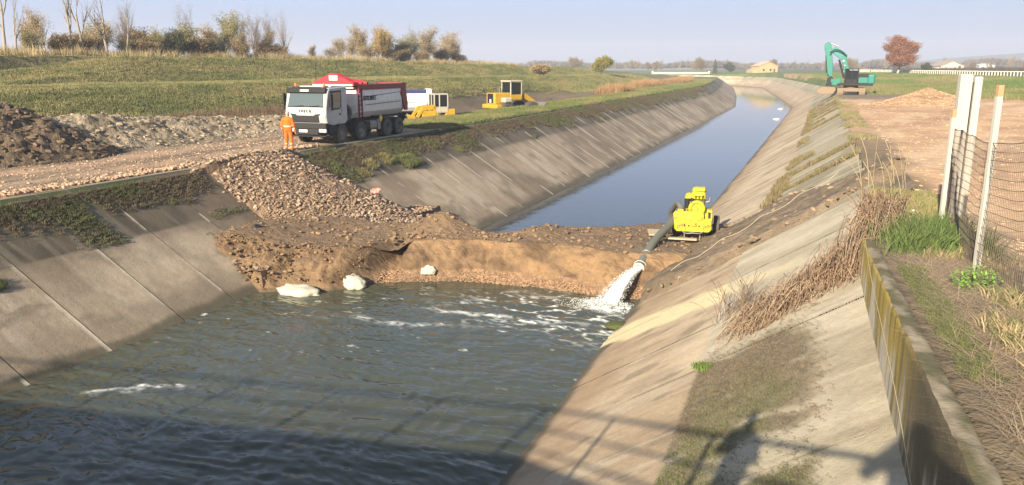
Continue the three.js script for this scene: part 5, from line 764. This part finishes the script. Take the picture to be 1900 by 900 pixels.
// bushy plants: dry bramble hanging over the slope end of the wall, nettles
const tagStuff = (m) => { m.userData.kind = 'stuff'; return m; };
function stems(n, fn, r) { const g = []; for (let k = 0; k < n; k++) { const pts = fn(k); g.push(new THREE.TubeGeometry(new THREE.CatmullRomCurve3(pts.map((p) => new THREE.Vector3(...p))), 5, r * rr(.6, 1.3), 3)); } return merge(g); }
{
  seed = 301; const b = thing('dry_bramble', 'tangle of dry reddish brown stems hanging down the right slope by the wall end', 'bramble');
  const dry = [mat(.26, .17, .11, .9), mat(.37, .28, .19, .9), mat(.17, .115, .08, .9)];
  const ground = (X, F) => X > 1.1 ? Math.max(slopeR(X, F), Math.min(rightHeight(X, F), slopeR(X, F) + .6)) : slopeR(X, F);
  for (let m = 0; m < 3; m++) tagStuff(part(b, 'stems', dry[m], stems(620, () => { const t = Math.pow(rnd(), .9), X = lerp(1.7, -.85, t), F = 15.5 - 1.3 * t + (rr(-.8, .8) + rr(-.6, .6)) * (1 - .45 * t), h = rr(.05, .55) * (1.15 - .75 * t); const y = ground(X, F) + (rnd() < .5 ? rr(0, .3) * (1 - .6 * t) : 0), dx = rr(-.5, .45), df = rr(-.55, .55); return [[X, y, -F], [X + dx * .3 + rr(-.1, .1), y + h, -(F + df * .3)], [X + dx * .7 + rr(-.1, .1), Math.max(ground(X + dx * .7, F + df * .7) + .02, y + h * .5 - .1), -(F + df * .7)], [X + dx, ground(X + dx, F + df) + rr(.0, .12), -(F + df)]]; }, .0055)));
  tagStuff(part(b, 'upright_stems', dry[0], stems(190, () => { const X = rr(1.05, 1.75), F = rr(14.7, 16.4), y = ground(X, F), h = rr(.3, .8), l = rr(-.35, .25); return [[X, y, -F], [X + l * .2, y + h * .5, -F + rr(-.1, .1)], [X + l * .6, y + h * .85, -F + rr(-.15, .15)], [X + l, y + h, -F + rr(-.25, .25)]]; }, .006)));
  const tall = thing('dry_reed_clump', 'thin tall straw stems rising above the dry bramble at the slope top', 'reeds'); tagStuff(part(tall, 'stems', mat(.42, .33, .2, .9), stems(14, () => { const X = rr(.9, 1.9), F = rr(15, 17.5), y = ground(X, F), h = rr(1.1, 1.9), l = rr(-.55, .1); return [[X, y, -F], [X + l * .2, y + h * .5, -F], [X + l * .6, y + h * .85, -F], [X + l, y + h, -F + rr(-.1, .1)]]; }, .007)));
  seed = 311; const n = thing('nettle_bush', 'small bright green leafy bush at the foot of the wire mesh', 'bush', 2.12, rightHeight(2.12, 10.75), -10.75);
  const leaf = new THREE.CircleGeometry(.5, 6).scale(.55, 1, 1), L = []; for (let k = 0; k < 420; k++) { const a = rr(0, 6.28), r = .28 * Math.sqrt(rnd()), y = .02 + .34 * Math.pow(rnd(), .8) * (1.1 - r * 2), s = rr(.03, .065); L.push(leaf.clone().scale(s, s, s).rotateX(-rr(.6, 1.8)).rotateY(rr(0, 6.28)).translate(Math.cos(a) * r, y, Math.sin(a) * r)); }
  part(n, 'leaves', Object.assign(leafMat(), { color: new THREE.Color().setRGB(.2, .36, .05) }), L); part(n, 'stalks', mat(.15, .2, .06, .9), stems(18, () => { const a = rr(0, 6.28), r = rr(.05, .26); return [[Math.cos(a) * r * .3, 0, Math.sin(a) * r * .3], [Math.cos(a) * r * .7, .15, Math.sin(a) * r * .7], [Math.cos(a) * r, .3, Math.sin(a) * r]]; }, .005));
  const twig = thing('bare_shrub', 'thin bare leafless shrub on the lower right slope below the bramble', 'shrub'); tagStuff(part(twig, 'twigs', mat(.24, .17, .12, .9), stems(70, () => { const X = -1.05 + rr(-.35, .3), F = 15.6 + rr(-.4, .9), y = slopeR(X, F), h = rr(.25, .75), l = rr(-.5, .5); return [[X, y, -F], [X + l * .3, y + h * .5, -F], [X + l * .7, y + h * .8, -F + rr(-.1, .1)], [X + l, y + h, -F + rr(-.2, .2)]]; }, .006)));
  const tu = thing('green_tuft', 'small green tuft growing on the right berm', 'weed', xR(4.98, 12.7), 3.7 - 4.98 + .05, -12.7); seed = 5; copies('blades', finePatch, bladeMat, Array.from({ length: 40 }, () => { const s = rr(.5, 1.3); return [rr(-.18, .12), 0, rr(-.14, .14), s, s, s, rr(0, 6), 0, ...gcol([.11, .18, .03], [.16, .22, .05], rnd())]; }), null, null, tu);
  const mo = thing('algae_clump', 'dark green algae clump at the water edge below the pump', 'algae'); seed = 7; const gA = mergeVertices(new THREE.IcosahedronGeometry(1, 4).deleteAttribute('normal').deleteAttribute('uv')), pA = gA.attributes.position; for (let i = 0; i < pA.count; i++) { const k = .6 + .8 * fbm3(pA.getX(i) * 2, pA.getY(i) * 2, pA.getZ(i) * 2, 3); pA.setXYZ(i, pA.getX(i) * .5 * k, pA.getY(i) * .11 * k, pA.getZ(i) * .3 * k); } gA.computeVertexNormals(); part(mo, 'mat', mat(.06, .07, .018, .9), gA.translate(-4.35, POOL + .08, -20.2));
}
// ------------------------------------------------------------------ trees
function growTree(s, o) {
  seed = s; const wood = [], tips = [];
  const seg = (a, b, r0, r1, n) => wood.push(bar([a.x, a.y, a.z], [b.x, b.y, b.z], r0, n, r1));
  const up = new THREE.Vector3(0, 1, 0);
  (function grow(p, d, len, r, depth) {
    const n = depth === 0 ? 4 : 3; let q = p.clone(), dir = d.clone();
    for (let i = 0; i < n; i++) { dir.add(new THREE.Vector3(rr(-1, 1), rr(-.4, .8), rr(-1, 1)).multiplyScalar(o.wiggle)).normalize(); const e = q.clone().addScaledVector(dir, len / n), ra = r * (1 - i / n * .55), rb = r * (1 - (i + 1) / n * .55); seg(q, e, ra, rb, depth < 2 ? 6 : 3);
      if (depth < o.depth && (i > 0 || depth > 0 || o.low)) { const kids = depth === 0 ? o.kids0 : o.kids; for (let k = 0; k < kids; k++) { if (rnd() < .25) continue; const side = new THREE.Vector3(rr(-1, 1), rr(-.2, .6), rr(-1, 1)).normalize(); grow(e, dir.clone().multiplyScalar(o.rise).add(side.multiplyScalar(o.spread)).addScaledVector(up, .2).normalize(), len * rr(.45, .72), rb * .62, depth + 1); } }
      if (depth >= o.leafFrom) tips.push(e.clone()); q = e; }
  })(new THREE.Vector3(0, -.1, 0), new THREE.Vector3(rr(-.15, .15), 1, rr(-.15, .15)).normalize(), o.trunk, o.r, 0);
  let H = 0; tips.forEach((t) => { H = Math.max(H, t.y); });
  const P = [], N = [], C = []; const v = new THREE.Vector3(), w = new THREE.Vector3(), nn = new THREE.Vector3();
  for (const t of tips) for (let k = 0; k < o.leaves; k++) {
    const c = t.clone().add(new THREE.Vector3(rr(-1, 1), rr(-1, 1), rr(-1, 1)).multiplyScalar(o.puff)), s = o.leaf * rr(.6, 1.3); v.set(rr(-1, 1), rr(-1, 1), rr(-1, 1)).normalize(); w.set(rr(-1, 1), rr(-1, 1), rr(-1, 1)).cross(v).normalize(); nn.crossVectors(v, w);
    const A = c.clone().addScaledVector(v, s), B = c.clone().addScaledVector(w, s * .5), D = c.clone().addScaledVector(w, -s * .5), E = c.clone().addScaledVector(v, -s * .7);
    for (const q of [A, D, B, B, D, E]) P.push(q.x, q.y, q.z); const col = gcol(o.c0, o.c1, rnd(), .3); for (let z = 0; z < 6; z++) C.push(...col);
  }
  const crown = P.length ? new THREE.BufferGeometry() : null; if (crown) { crown.setAttribute('position', new THREE.Float32BufferAttribute(P, 3)); crown.setAttribute('color', new THREE.Float32BufferAttribute(C, 3)); crown.computeVertexNormals(); }
  const b = new THREE.Box3(); const g = merge(wood); g.computeBoundingBox(); b.copy(g.boundingBox); if (crown) { crown.computeBoundingBox(); b.union(crown.boundingBox); }
  return { wood: g, crown, h: b.max.y, w: Math.max(b.max.x - b.min.x, b.max.z - b.min.z) };
}
const crownMat = new THREE.MeshPhysicalMaterial({ vertexColors: true, roughness: .9, side: THREE.DoubleSide, transmission: .25, thickness: 0 });
const barks = { bare: mat(.27, .23, .185, .9), gold: mat(.2, .16, .12, .9), pale: mat(.3, .25, .2, .9), olive: mat(.17, .14, .1, .9), rust: mat(.16, .12, .09, .9), dark: mat(.09, .075, .055, .9), twig: mat(.2, .16, .13, .9) };
const base = { depth: 3, kids0: 4, kids: 2, wiggle: .12, rise: .7, spread: .75, trunk: 4, r: .16, leafFrom: 2, leaves: 3, puff: .32, leaf: .1 };
const forms = {
  bare: [{ depth: 3, kids0: 2, kids: 2, wiggle: .12, rise: 1.1, spread: .5, leaves: 0, r: .2, trunk: 5 }],
  gold: [{ low: 1, leaves: 5, puff: .4, c0: [.4, .26, .07], c1: [.28, .21, .08], rise: 1, spread: .62, kids0: 4, trunk: 3.4, leafFrom: 1 }], pale: [{ low: 1, leaves: 4, puff: .38, c0: [.42, .31, .17], c1: [.28, .23, .13], rise: 1, spread: .55, kids0: 5, trunk: 3.6, leaf: .09, leafFrom: 1 }],
  olive: [{ low: 1, leaves: 4, puff: .4, c0: [.2, .2, .07], c1: [.3, .25, .1], rise: 1, spread: .6, kids0: 4, trunk: 3.4, leafFrom: 1 }], rust: [{ low: 1, leaves: 9, puff: .45, c0: [.3, .2, .09], c1: [.18, .145, .075], trunk: 1.8, spread: .95, kids0: 5, leafFrom: 1 }],
  dark: [{ low: 1, leaves: 13, puff: .42, c0: [.065, .08, .042], c1: [.1, .1, .05], trunk: 2, spread: .95, kids0: 5, leafFrom: 1 }], twig: [{ low: 1, leaves: 1, c0: [.25, .19, .14], c1: [.2, .15, .11], rise: 1, spread: .5, kids0: 4, kids: 3, leaf: .06, r: .09 }],
};
const protos = {}; { let s = 400; for (const k in forms) protos[k] = [0, 1, 2].map((i) => growTree(s += 13, { ...base, ...forms[k][0] })); }
const desc = { bare: 'leafless pale barked tree', gold: 'golden leaved tree', pale: 'straw coloured feathery tree', olive: 'olive leaved tree', rust: 'brown autumn bush', dark: 'dark green bush', twig: 'bare grey twiggy tree' };
const ord = ['first', 'second', 'third', 'fourth', 'fifth', 'sixth', 'seventh', 'eighth', 'ninth', 'tenth'];
const counted = {};
const nth = (i) => ['first', 'second', 'third', 'fourth', 'fifth', 'sixth', 'seventh', 'eighth', 'ninth', 'tenth', 'eleventh', 'twelfth', 'thirteenth', 'fourteenth', 'fifteenth', 'sixteenth', 'seventeenth', 'eighteenth', 'nineteenth', 'twentieth', 'twenty-first', 'twenty-second'][i];
function plantTree(kind, label, x, y, z, h, w, i, group) {
  const q = protos[kind][i % 3], t = thing(/bush/.test(desc[kind]) ? 'bush' : 'tree', label, /bush/.test(desc[kind]) ? 'bush' : 'tree', x, y, z, i * 2.4, group); if (kind === 'bare' || kind === 'twig') h *= 1.18; const sw = w ? lerp(h / q.h, w / q.w, .65) : h / q.h; t.scale.set(sw, h / q.h, sw);
  const tr = shadow(new THREE.Mesh(q.wood, barks[kind])); tr.name = 'trunk'; t.add(tr); if (q.crown) { const c = shadow(new THREE.Mesh(q.crown, crownMat)); c.name = 'crown'; t.add(c); } return t;
}
[[-61.9, 47.0, 7.8, 3.4, 'bare'], [-61.5, 47.7, 5.2, 2.6, 'bare'], [-67.7, 53.9, 4.1, 2.6, 'gold'], [-65.6, 54.0, 4.9, 2.3, 'pale'], [-62.0, 52.2, 2.3, 2.4, 'rust'], [-61.4, 53.0, 7.6, 3.2, 'bare'], [-62.4, 55.4, 7.0, 3.6, 'bare'], [-70.9, 64.1, 4.2, 3.5, 'olive'], [-61.5, 57.2, 6.8, 4.2, 'bare'], [-61, 58.6, 5.4, 3.4, 'bare'], [-68.7, 66.2, 5.6, 3.6, 'twig'], [-68.9, 68.2, 3.7, 4.6, 'rust'], [-66.8, 69.0, 3.3, 3.0, 'rust'], [-63.5, 67.5, 3.5, 3.2, 'dark'], [-66.7, 73.2, 6.0, 3.8, 'twig'], [-65.2, 74.4, 2.7, 3.2, 'rust'], [-69.6, 82.8, 6.4, 4.2, 'olive'], [-65.3, 80.3, 6.1, 3.7, 'olive'], [-63.2, 80.4, 5.8, 3.4, 'twig'], [-66.3, 87.6, 6.3, 3.6, 'twig'], [-64.3, 87.8, 5.9, 3.3, 'twig'], [-64.6, 93.9, 2.4, 2.3, 'pale'], [-63.1, 95.9, 2.2, 3.9, 'pale'], [-65.0, 102.3, 3.9, 4.1, 'pale'], [-70.4, 116.3, 6.6, 4.6, 'gold'], [-64.2, 111.1, 5.5, 4.8, 'gold'], [-65.7, 117.6, 6.7, 5.1, 'gold'], [-68.3, 126.7, 5.4, 5.9, 'olive'], [-70.7, 136.2, 7.2, 5.3, 'twig'], [-63.2, 127.2, 6.9, 6.8, 'pale'], [-66.7, 139.6, 6.9, 6.4, 'pale'], [-64.5, 142.3, 5.2, 3.8, 'pale'],
  [-63.8, 56.0, 2.6, 3, 'rust'], [-64, 61, 2.8, 3.4, 'olive'], [-65, 64.5, 3.2, 3.4, 'rust'], [-62.5, 77, 2.6, 3, 'rust'], [-62.6, 84, 2.4, 3, 'rust'], [-66, 112, 3.2, 5, 'olive'], [-63, 118, 2.8, 4, 'rust'], [-63, 132, 3, 5, 'rust'], [-66, 124, 4, 5, 'dark'], [-62, 50, 2.4, 3.4, 'olive'], [-63, 53.5, 2.2, 3.2, 'rust'], [-64.5, 58.5, 3.4, 4, 'pale'], [-66, 60.5, 4.2, 3.4, 'gold'], [-63.2, 63, 2.4, 3.6, 'rust'], [-64, 66, 3.6, 4.2, 'olive'], [-62.8, 70.5, 3, 4, 'rust'], [-64.8, 71.5, 4.4, 4.4, 'olive'], [-63.4, 74, 2.6, 4, 'dark'], [-66.4, 77.5, 4.6, 4, 'gold'], [-67.5, 80, 5, 4.6, 'olive'], [-63.5, 82.5, 2.6, 3.6, 'rust'], [-65.5, 84.5, 4, 4, 'pale'], [-62.6, 105, 2.6, 4.4, 'pale'], [-67, 107, 4.4, 5, 'pale'], [-65, 114.5, 5.4, 5, 'gold'], [-62.8, 114, 2.4, 4.4, 'rust'], [-67.5, 121, 6, 5.5, 'pale'], [-62.6, 123, 2.6, 5, 'rust'], [-66, 130, 6, 6, 'olive'], [-64, 136, 5.6, 6, 'pale'], [-62.6, 138, 2.6, 5, 'rust']].sort((a, b) => a[1] / a[0] > b[1] / b[0] ? -1 : 1).forEach(([X, F, h, w, k], i) => { const n = counted[k] = (counted[k] ?? -1) + 1; plantTree(k, `${nth(n)} ${desc[k]} from the left along the dyke crest`, X, leftHeight(X - shL(F), F) - .05, -F, h, w, i, 'trees and bushes along the dyke crest'); });
// single trees farther off
{
  const far = (name, label, cat, x, y, z, q, bark, group) => { const t = thing(name, label, cat, x, y, z, 0, group); const tr = shadow(new THREE.Mesh(q.wood, bark)); tr.name = 'trunk'; t.add(tr); const c = shadow(new THREE.Mesh(q.crown, crownMat)); c.name = 'crown'; t.add(c); return t; };
  let q = growTree(701, { ...base, depth: 4, kids0: 4, kids: 2, trunk: 6.4, r: .32, spread: 1, rise: .7, leaves: 16, puff: .95, leaf: .2, leafFrom: 2, c0: [.34, .135, .055], c1: [.24, .11, .055] }); let t = far('plane_tree', 'large round rust red autumn tree behind the white post fence', 'tree', 20.9, 1.7, -228, q, mat(.5, .44, .36, .9)); t.scale.set(10.2 / q.w, 10.4 / q.h, 10.2 / q.w);
  q = growTree(702, { ...base, trunk: 2.2, kids0: 6, spread: 1, leaves: 22, leafFrom: 1, puff: .5, leaf: .16, c0: [.3, .25, .04], c1: [.2, .2, .035] }); t = far('round_bush', 'round yellow green bush at the end of the dyke', 'bush', -42.7, leftHeight(-43.7, 170) - .1, -170, q, barks.dark); t.scale.set(5.6 / q.w, 4.5 / q.h, 5.6 / q.w);
  q = growTree(703, { ...base, trunk: 2, kids0: 6, spread: 1, leaves: 14, leafFrom: 1, puff: .5, leaf: .14, c0: [.42, .3, .12], c1: [.34, .25, .11] }); t = far('straw_bush', 'straw coloured bush on the dyke crest, between the tree row and the green bush', 'bush', -46.7, leftHeight(-47.4, 140) - .3, -140, q, barks.rust); t.scale.set(5.0 / q.w, 2.6 / q.h, 5.0 / q.w);
  q = growTree(704, { ...base, trunk: 3, kids0: 7, spread: 1, leaves: 26, leafFrom: 1, puff: .7, leaf: .2, c0: [.045, .07, .03], c1: [.06, .08, .035] }); t = far('evergreen_tree', 'dark round evergreen tree beside the yellow house', 'tree', -35.6, rightHeight(-35.6, 391) - .1, -391, q, barks.dark); t.scale.set(6.8 / q.w, 5.6 / q.h, 6.8 / q.w);
  t = far('evergreen_tree', 'low dark evergreen bush behind the post fence right of the red tree', 'tree', 30, 1.9, -245, q, barks.dark); t.scale.set(3.4 / q.w, 3.2 / q.h, 3.4 / q.w);
  // cypress-like conifer: whorls of short drooping boughs
  { seed = 705; const L = [], P = [], N = [], C = []; for (let k = 0; k < 2600; k++) { const y = Math.pow(rnd(), .8), r = (1 - y) * 1.35 * (.6 + .4 * Math.abs(Math.sin(y * 24))) + .06, a = rr(0, 6.28), rad = r * Math.sqrt(rnd()), s = rr(.1, .24), c = [Math.cos(a) * rad, .5 + y * 5.2 - rad * .2, Math.sin(a) * rad]; const col = gcol([.05, .065, .035], [.08, .09, .045], rnd()); for (let z = 0; z < 3; z++) { P.push(c[0] + rr(-s, s), c[1] + rr(-s, s), c[2] + rr(-s, s)); C.push(...col); } } const g = new THREE.BufferGeometry(); g.setAttribute('position', new THREE.Float32BufferAttribute(P, 3)); g.setAttribute('color', new THREE.Float32BufferAttribute(C, 3)); g.computeVertexNormals(); far('conifer', 'slim dark conifer left of the round evergreen', 'tree', -43.2, rightHeight(-43.2, 395) - .3, -395, { wood: cyl(.16, .05, 4, 0, 2, 0), crown: g }, barks.dark).scale.setScalar(1.25); }
  // hazy trees on the plain, each its own
  seed = 720; const spots = []; for (let k = 0; k < 22; k++) spots.push([lerp(-130, -45, k / 21) + rr(-3, 3), rr(420, 560)]); for (let k = 0; k < 10; k++) spots.push([lerp(-20, 60, k / 9) + rr(-3, 3), rr(430, 560)]); for (let k = 0; k < 9; k++) spots.push([lerp(66, 104, k / 8) + rr(-2, 2), rr(430, 520)]);
  spots.forEach(([X, F], i) => { const kind = ['twig', 'pale', 'rust', 'olive'][i % 4]; const q = protos[kind][i % 3], h = rr(4.5, 8.5), t = thing('distant_tree', i < 22 ? `small hazy tree on the far plain left of the yellow house, ${nth(i)} from the left` : i < 32 ? `small hazy tree on the far plain right of the yellow house, ${nth(i - 22)} from the left` : `small hazy tree on the horizon beside the white house, ${nth(i - 32)} from the left`, 'tree', X, 1.7, -F, i, 'hazy trees on the plain'); t.scale.setScalar(h / q.h); const a = shadow(new THREE.Mesh(q.wood, barks[kind])); a.name = 'trunk'; t.add(a); const c = shadow(new THREE.Mesh(q.crown, crownMat)); c.name = 'crown'; t.add(c); });
  seed = 730; const l = []; for (let k = 0; k < 5200; k++) { const X = rr(-330, 330), F = 640 + rr(0, 60) + 40 * n2(X * .03, 4), s = rr(1.5, 4.5) * (.5 + n2(X * .04, 9)); l.push([X, 1.7 + s * .4 + rr(0, 3.5) * n2(X * .05, 2), -F, s, s, s, rr(0, 6), 0, ...gcol([.13, .11, .085], [.19, .15, .115], rnd())]); }
  copies('distant_wood', tuftGeometry(26, 1, .12, .45, .8, 21), bladeMat, l, 'grey hazy belt of woods along the horizon', 'woods');
}
// ------------------------------------------------------------------ far right: post fence, vines, houses, hills
{
  const con = mat(.62, .56, .45, .85), f = thing('post_fence', 'long fence of short white concrete posts along the road beyond the field', 'fence');
  const g = merge([box(.16, 1.25, .16, 0, .6, 0, .02), box(.16, .14, .5, 0, 1.2, .16, .02)]); let F = 118, n = 0; const rail = [];
  while (F < 335 && n < 135) { const X = fenceX(F), y = rightHeight(X, F), m = shadow(new THREE.Mesh(g, con)); m.name = 'post'; m.position.set(X, y - .05, -F); m.rotation.y = 1.4; f.add(m); rail.push([X, y + 1.1, -F]); F += 1.45; n++; }
  const far = []; for (let i = 1; i < rail.length; i += 3) far.push(bar(rail[i - 1], rail[Math.min(rail.length - 1, i + 2)], .03, 4)); part(f, 'rail', con, far);
  // low white wall far left of the evergreen
  const w = thing('low_wall', 'low pale wall along the far road left of the conifer', 'wall', -63.3, rightHeight(-63.3, 420) - .1, -420, .1); w.scale.set(1.2, 1.1, 1.2); part(w, 'panel', mat(.55, .48, .36, .9), box(24, 1.0, .4, 0, .5, 0, .03)); part(w, 'pier', mat(.55, .48, .36, .9), box(.7, 1.5, .7, 12, .75, 0, .03)); part(w, 'pier', mat(.55, .48, .36, .9), box(.7, 1.5, .7, -12, .75, 0, .03));
  seed = 801; const l = []; for (let r = 0; r < 9; r++) for (let k = 0; k < 620; k++) { const X = lerp(24, 190, rnd()), F2 = 262 + r * 11 + rr(-.5, .5); if (X < fenceX(F2) + 12) continue; l.push([X, rightHeight(X, F2), -F2, rr(.9, 1.5), rr(1.5, 2.1), rr(.9, 1.5), rr(0, 6), 0, ...gcol([.05, .048, .045], [.1, .08, .06], rnd())]); }
  copies('vineyard', tuftGeometry(24, 1, .07, .5, .5, 31), bladeMat, l, 'dark bare vine rows under nets behind the post fence', 'vines');
  const house = (name, label, x, y, z, turn, wl, roof, W, H, D, rise, ext) => { const h = thing(name, label, 'house', x, y, z, turn, 'far houses'); const wall = part(h, 'wall', wl, prism([[-W / 2, 0], [W / 2, 0], [W / 2, H], [0, H + rise], [-W / 2, H]], D, 'xy', .02)); const a = Math.atan2(rise, W / 2), len = Math.hypot(rise, W / 2) + .5; for (const s of [-1, 1]) part(h, 'roof', roof, box(len, .16, D + .7, s * (W / 4 + .08), H + rise / 2 + .1, 0, .02, 0, 0, -s * a)); for (const [wx, wy] of [[-W * .25, H * .45], [W * .12, H * .45]]) { const q = part(h, 'window', black, box(.8, .9, .06, wx, wy, D / 2 + .01, .01)); part(q, 'frame', wl, box(1.0, .08, .1, wx, wy - .5, D / 2 + .02, .01)); } part(h, 'door', barks.dark, box(.9, 1.9, .06, W * .32, .95, D / 2 + .01, .01)); if (ext) part(h, 'lean_to', wl, prism([[-W / 2 - ext, 0], [-W / 2, 0], [-W / 2, H * .8], [-W / 2 - ext, H * .35]], D * .8, 'xy', .02)); return h; };
  house('farm_house', 'yellow farm house with pale roof at the bend of the canal', -20.2, rightHeight(-20.2, 388) - .2, -388, .5, dusty(.44, .33, .17, .8), mat(.5, .36, .26, .9), 9, 3.1, 8.2, 1.8, 2.8);
  house('white_house', 'white house with long low gable beyond the vineyard', 47.2, 2.4, -336, .35, dusty(.5, .47, .41, .8), mat(.3, .25, .22, .9), 8.5, 1.8, 8, 1.8, 3.0);
  house('shed', 'tiny white shed right of the white house near the horizon', 92, 2.5, -520, .2, dusty(.66, .64, .6, .8), mat(.5, .48, .46, .9), 8, 2.2, 8, 1, 0);
  // hills dissolving in the haze
  const g2 = grid(90, 6, (i, j) => { const a = lerp(-.12, 1.05, i / 90), R = 1500 + j * 130, e = 62 * ss(-.1, .55, a) * (.6 + .7 * fbm(i * .09, 3, 3)) * Math.sin(Math.PI * clamp(j / 6 * .8 + .02)); return { p: [Math.sin(a) * R, 1 + e, -Math.cos(a) * R], c: mixc([.1, .1, .07], [.16, .14, .1], fbm(i * .4, j, 3)) }; }); { const I = g2.index.array; for (let k = 0; k < I.length; k += 3) { const t = I[k]; I[k] = I[k + 1]; I[k + 1] = t; } g2.computeVertexNormals(); }
  single('hills', soilMat, g2, 'low wooded hills fading into haze at right', 'hills', null, 'structure');
}
renderer.render(scene, camera);
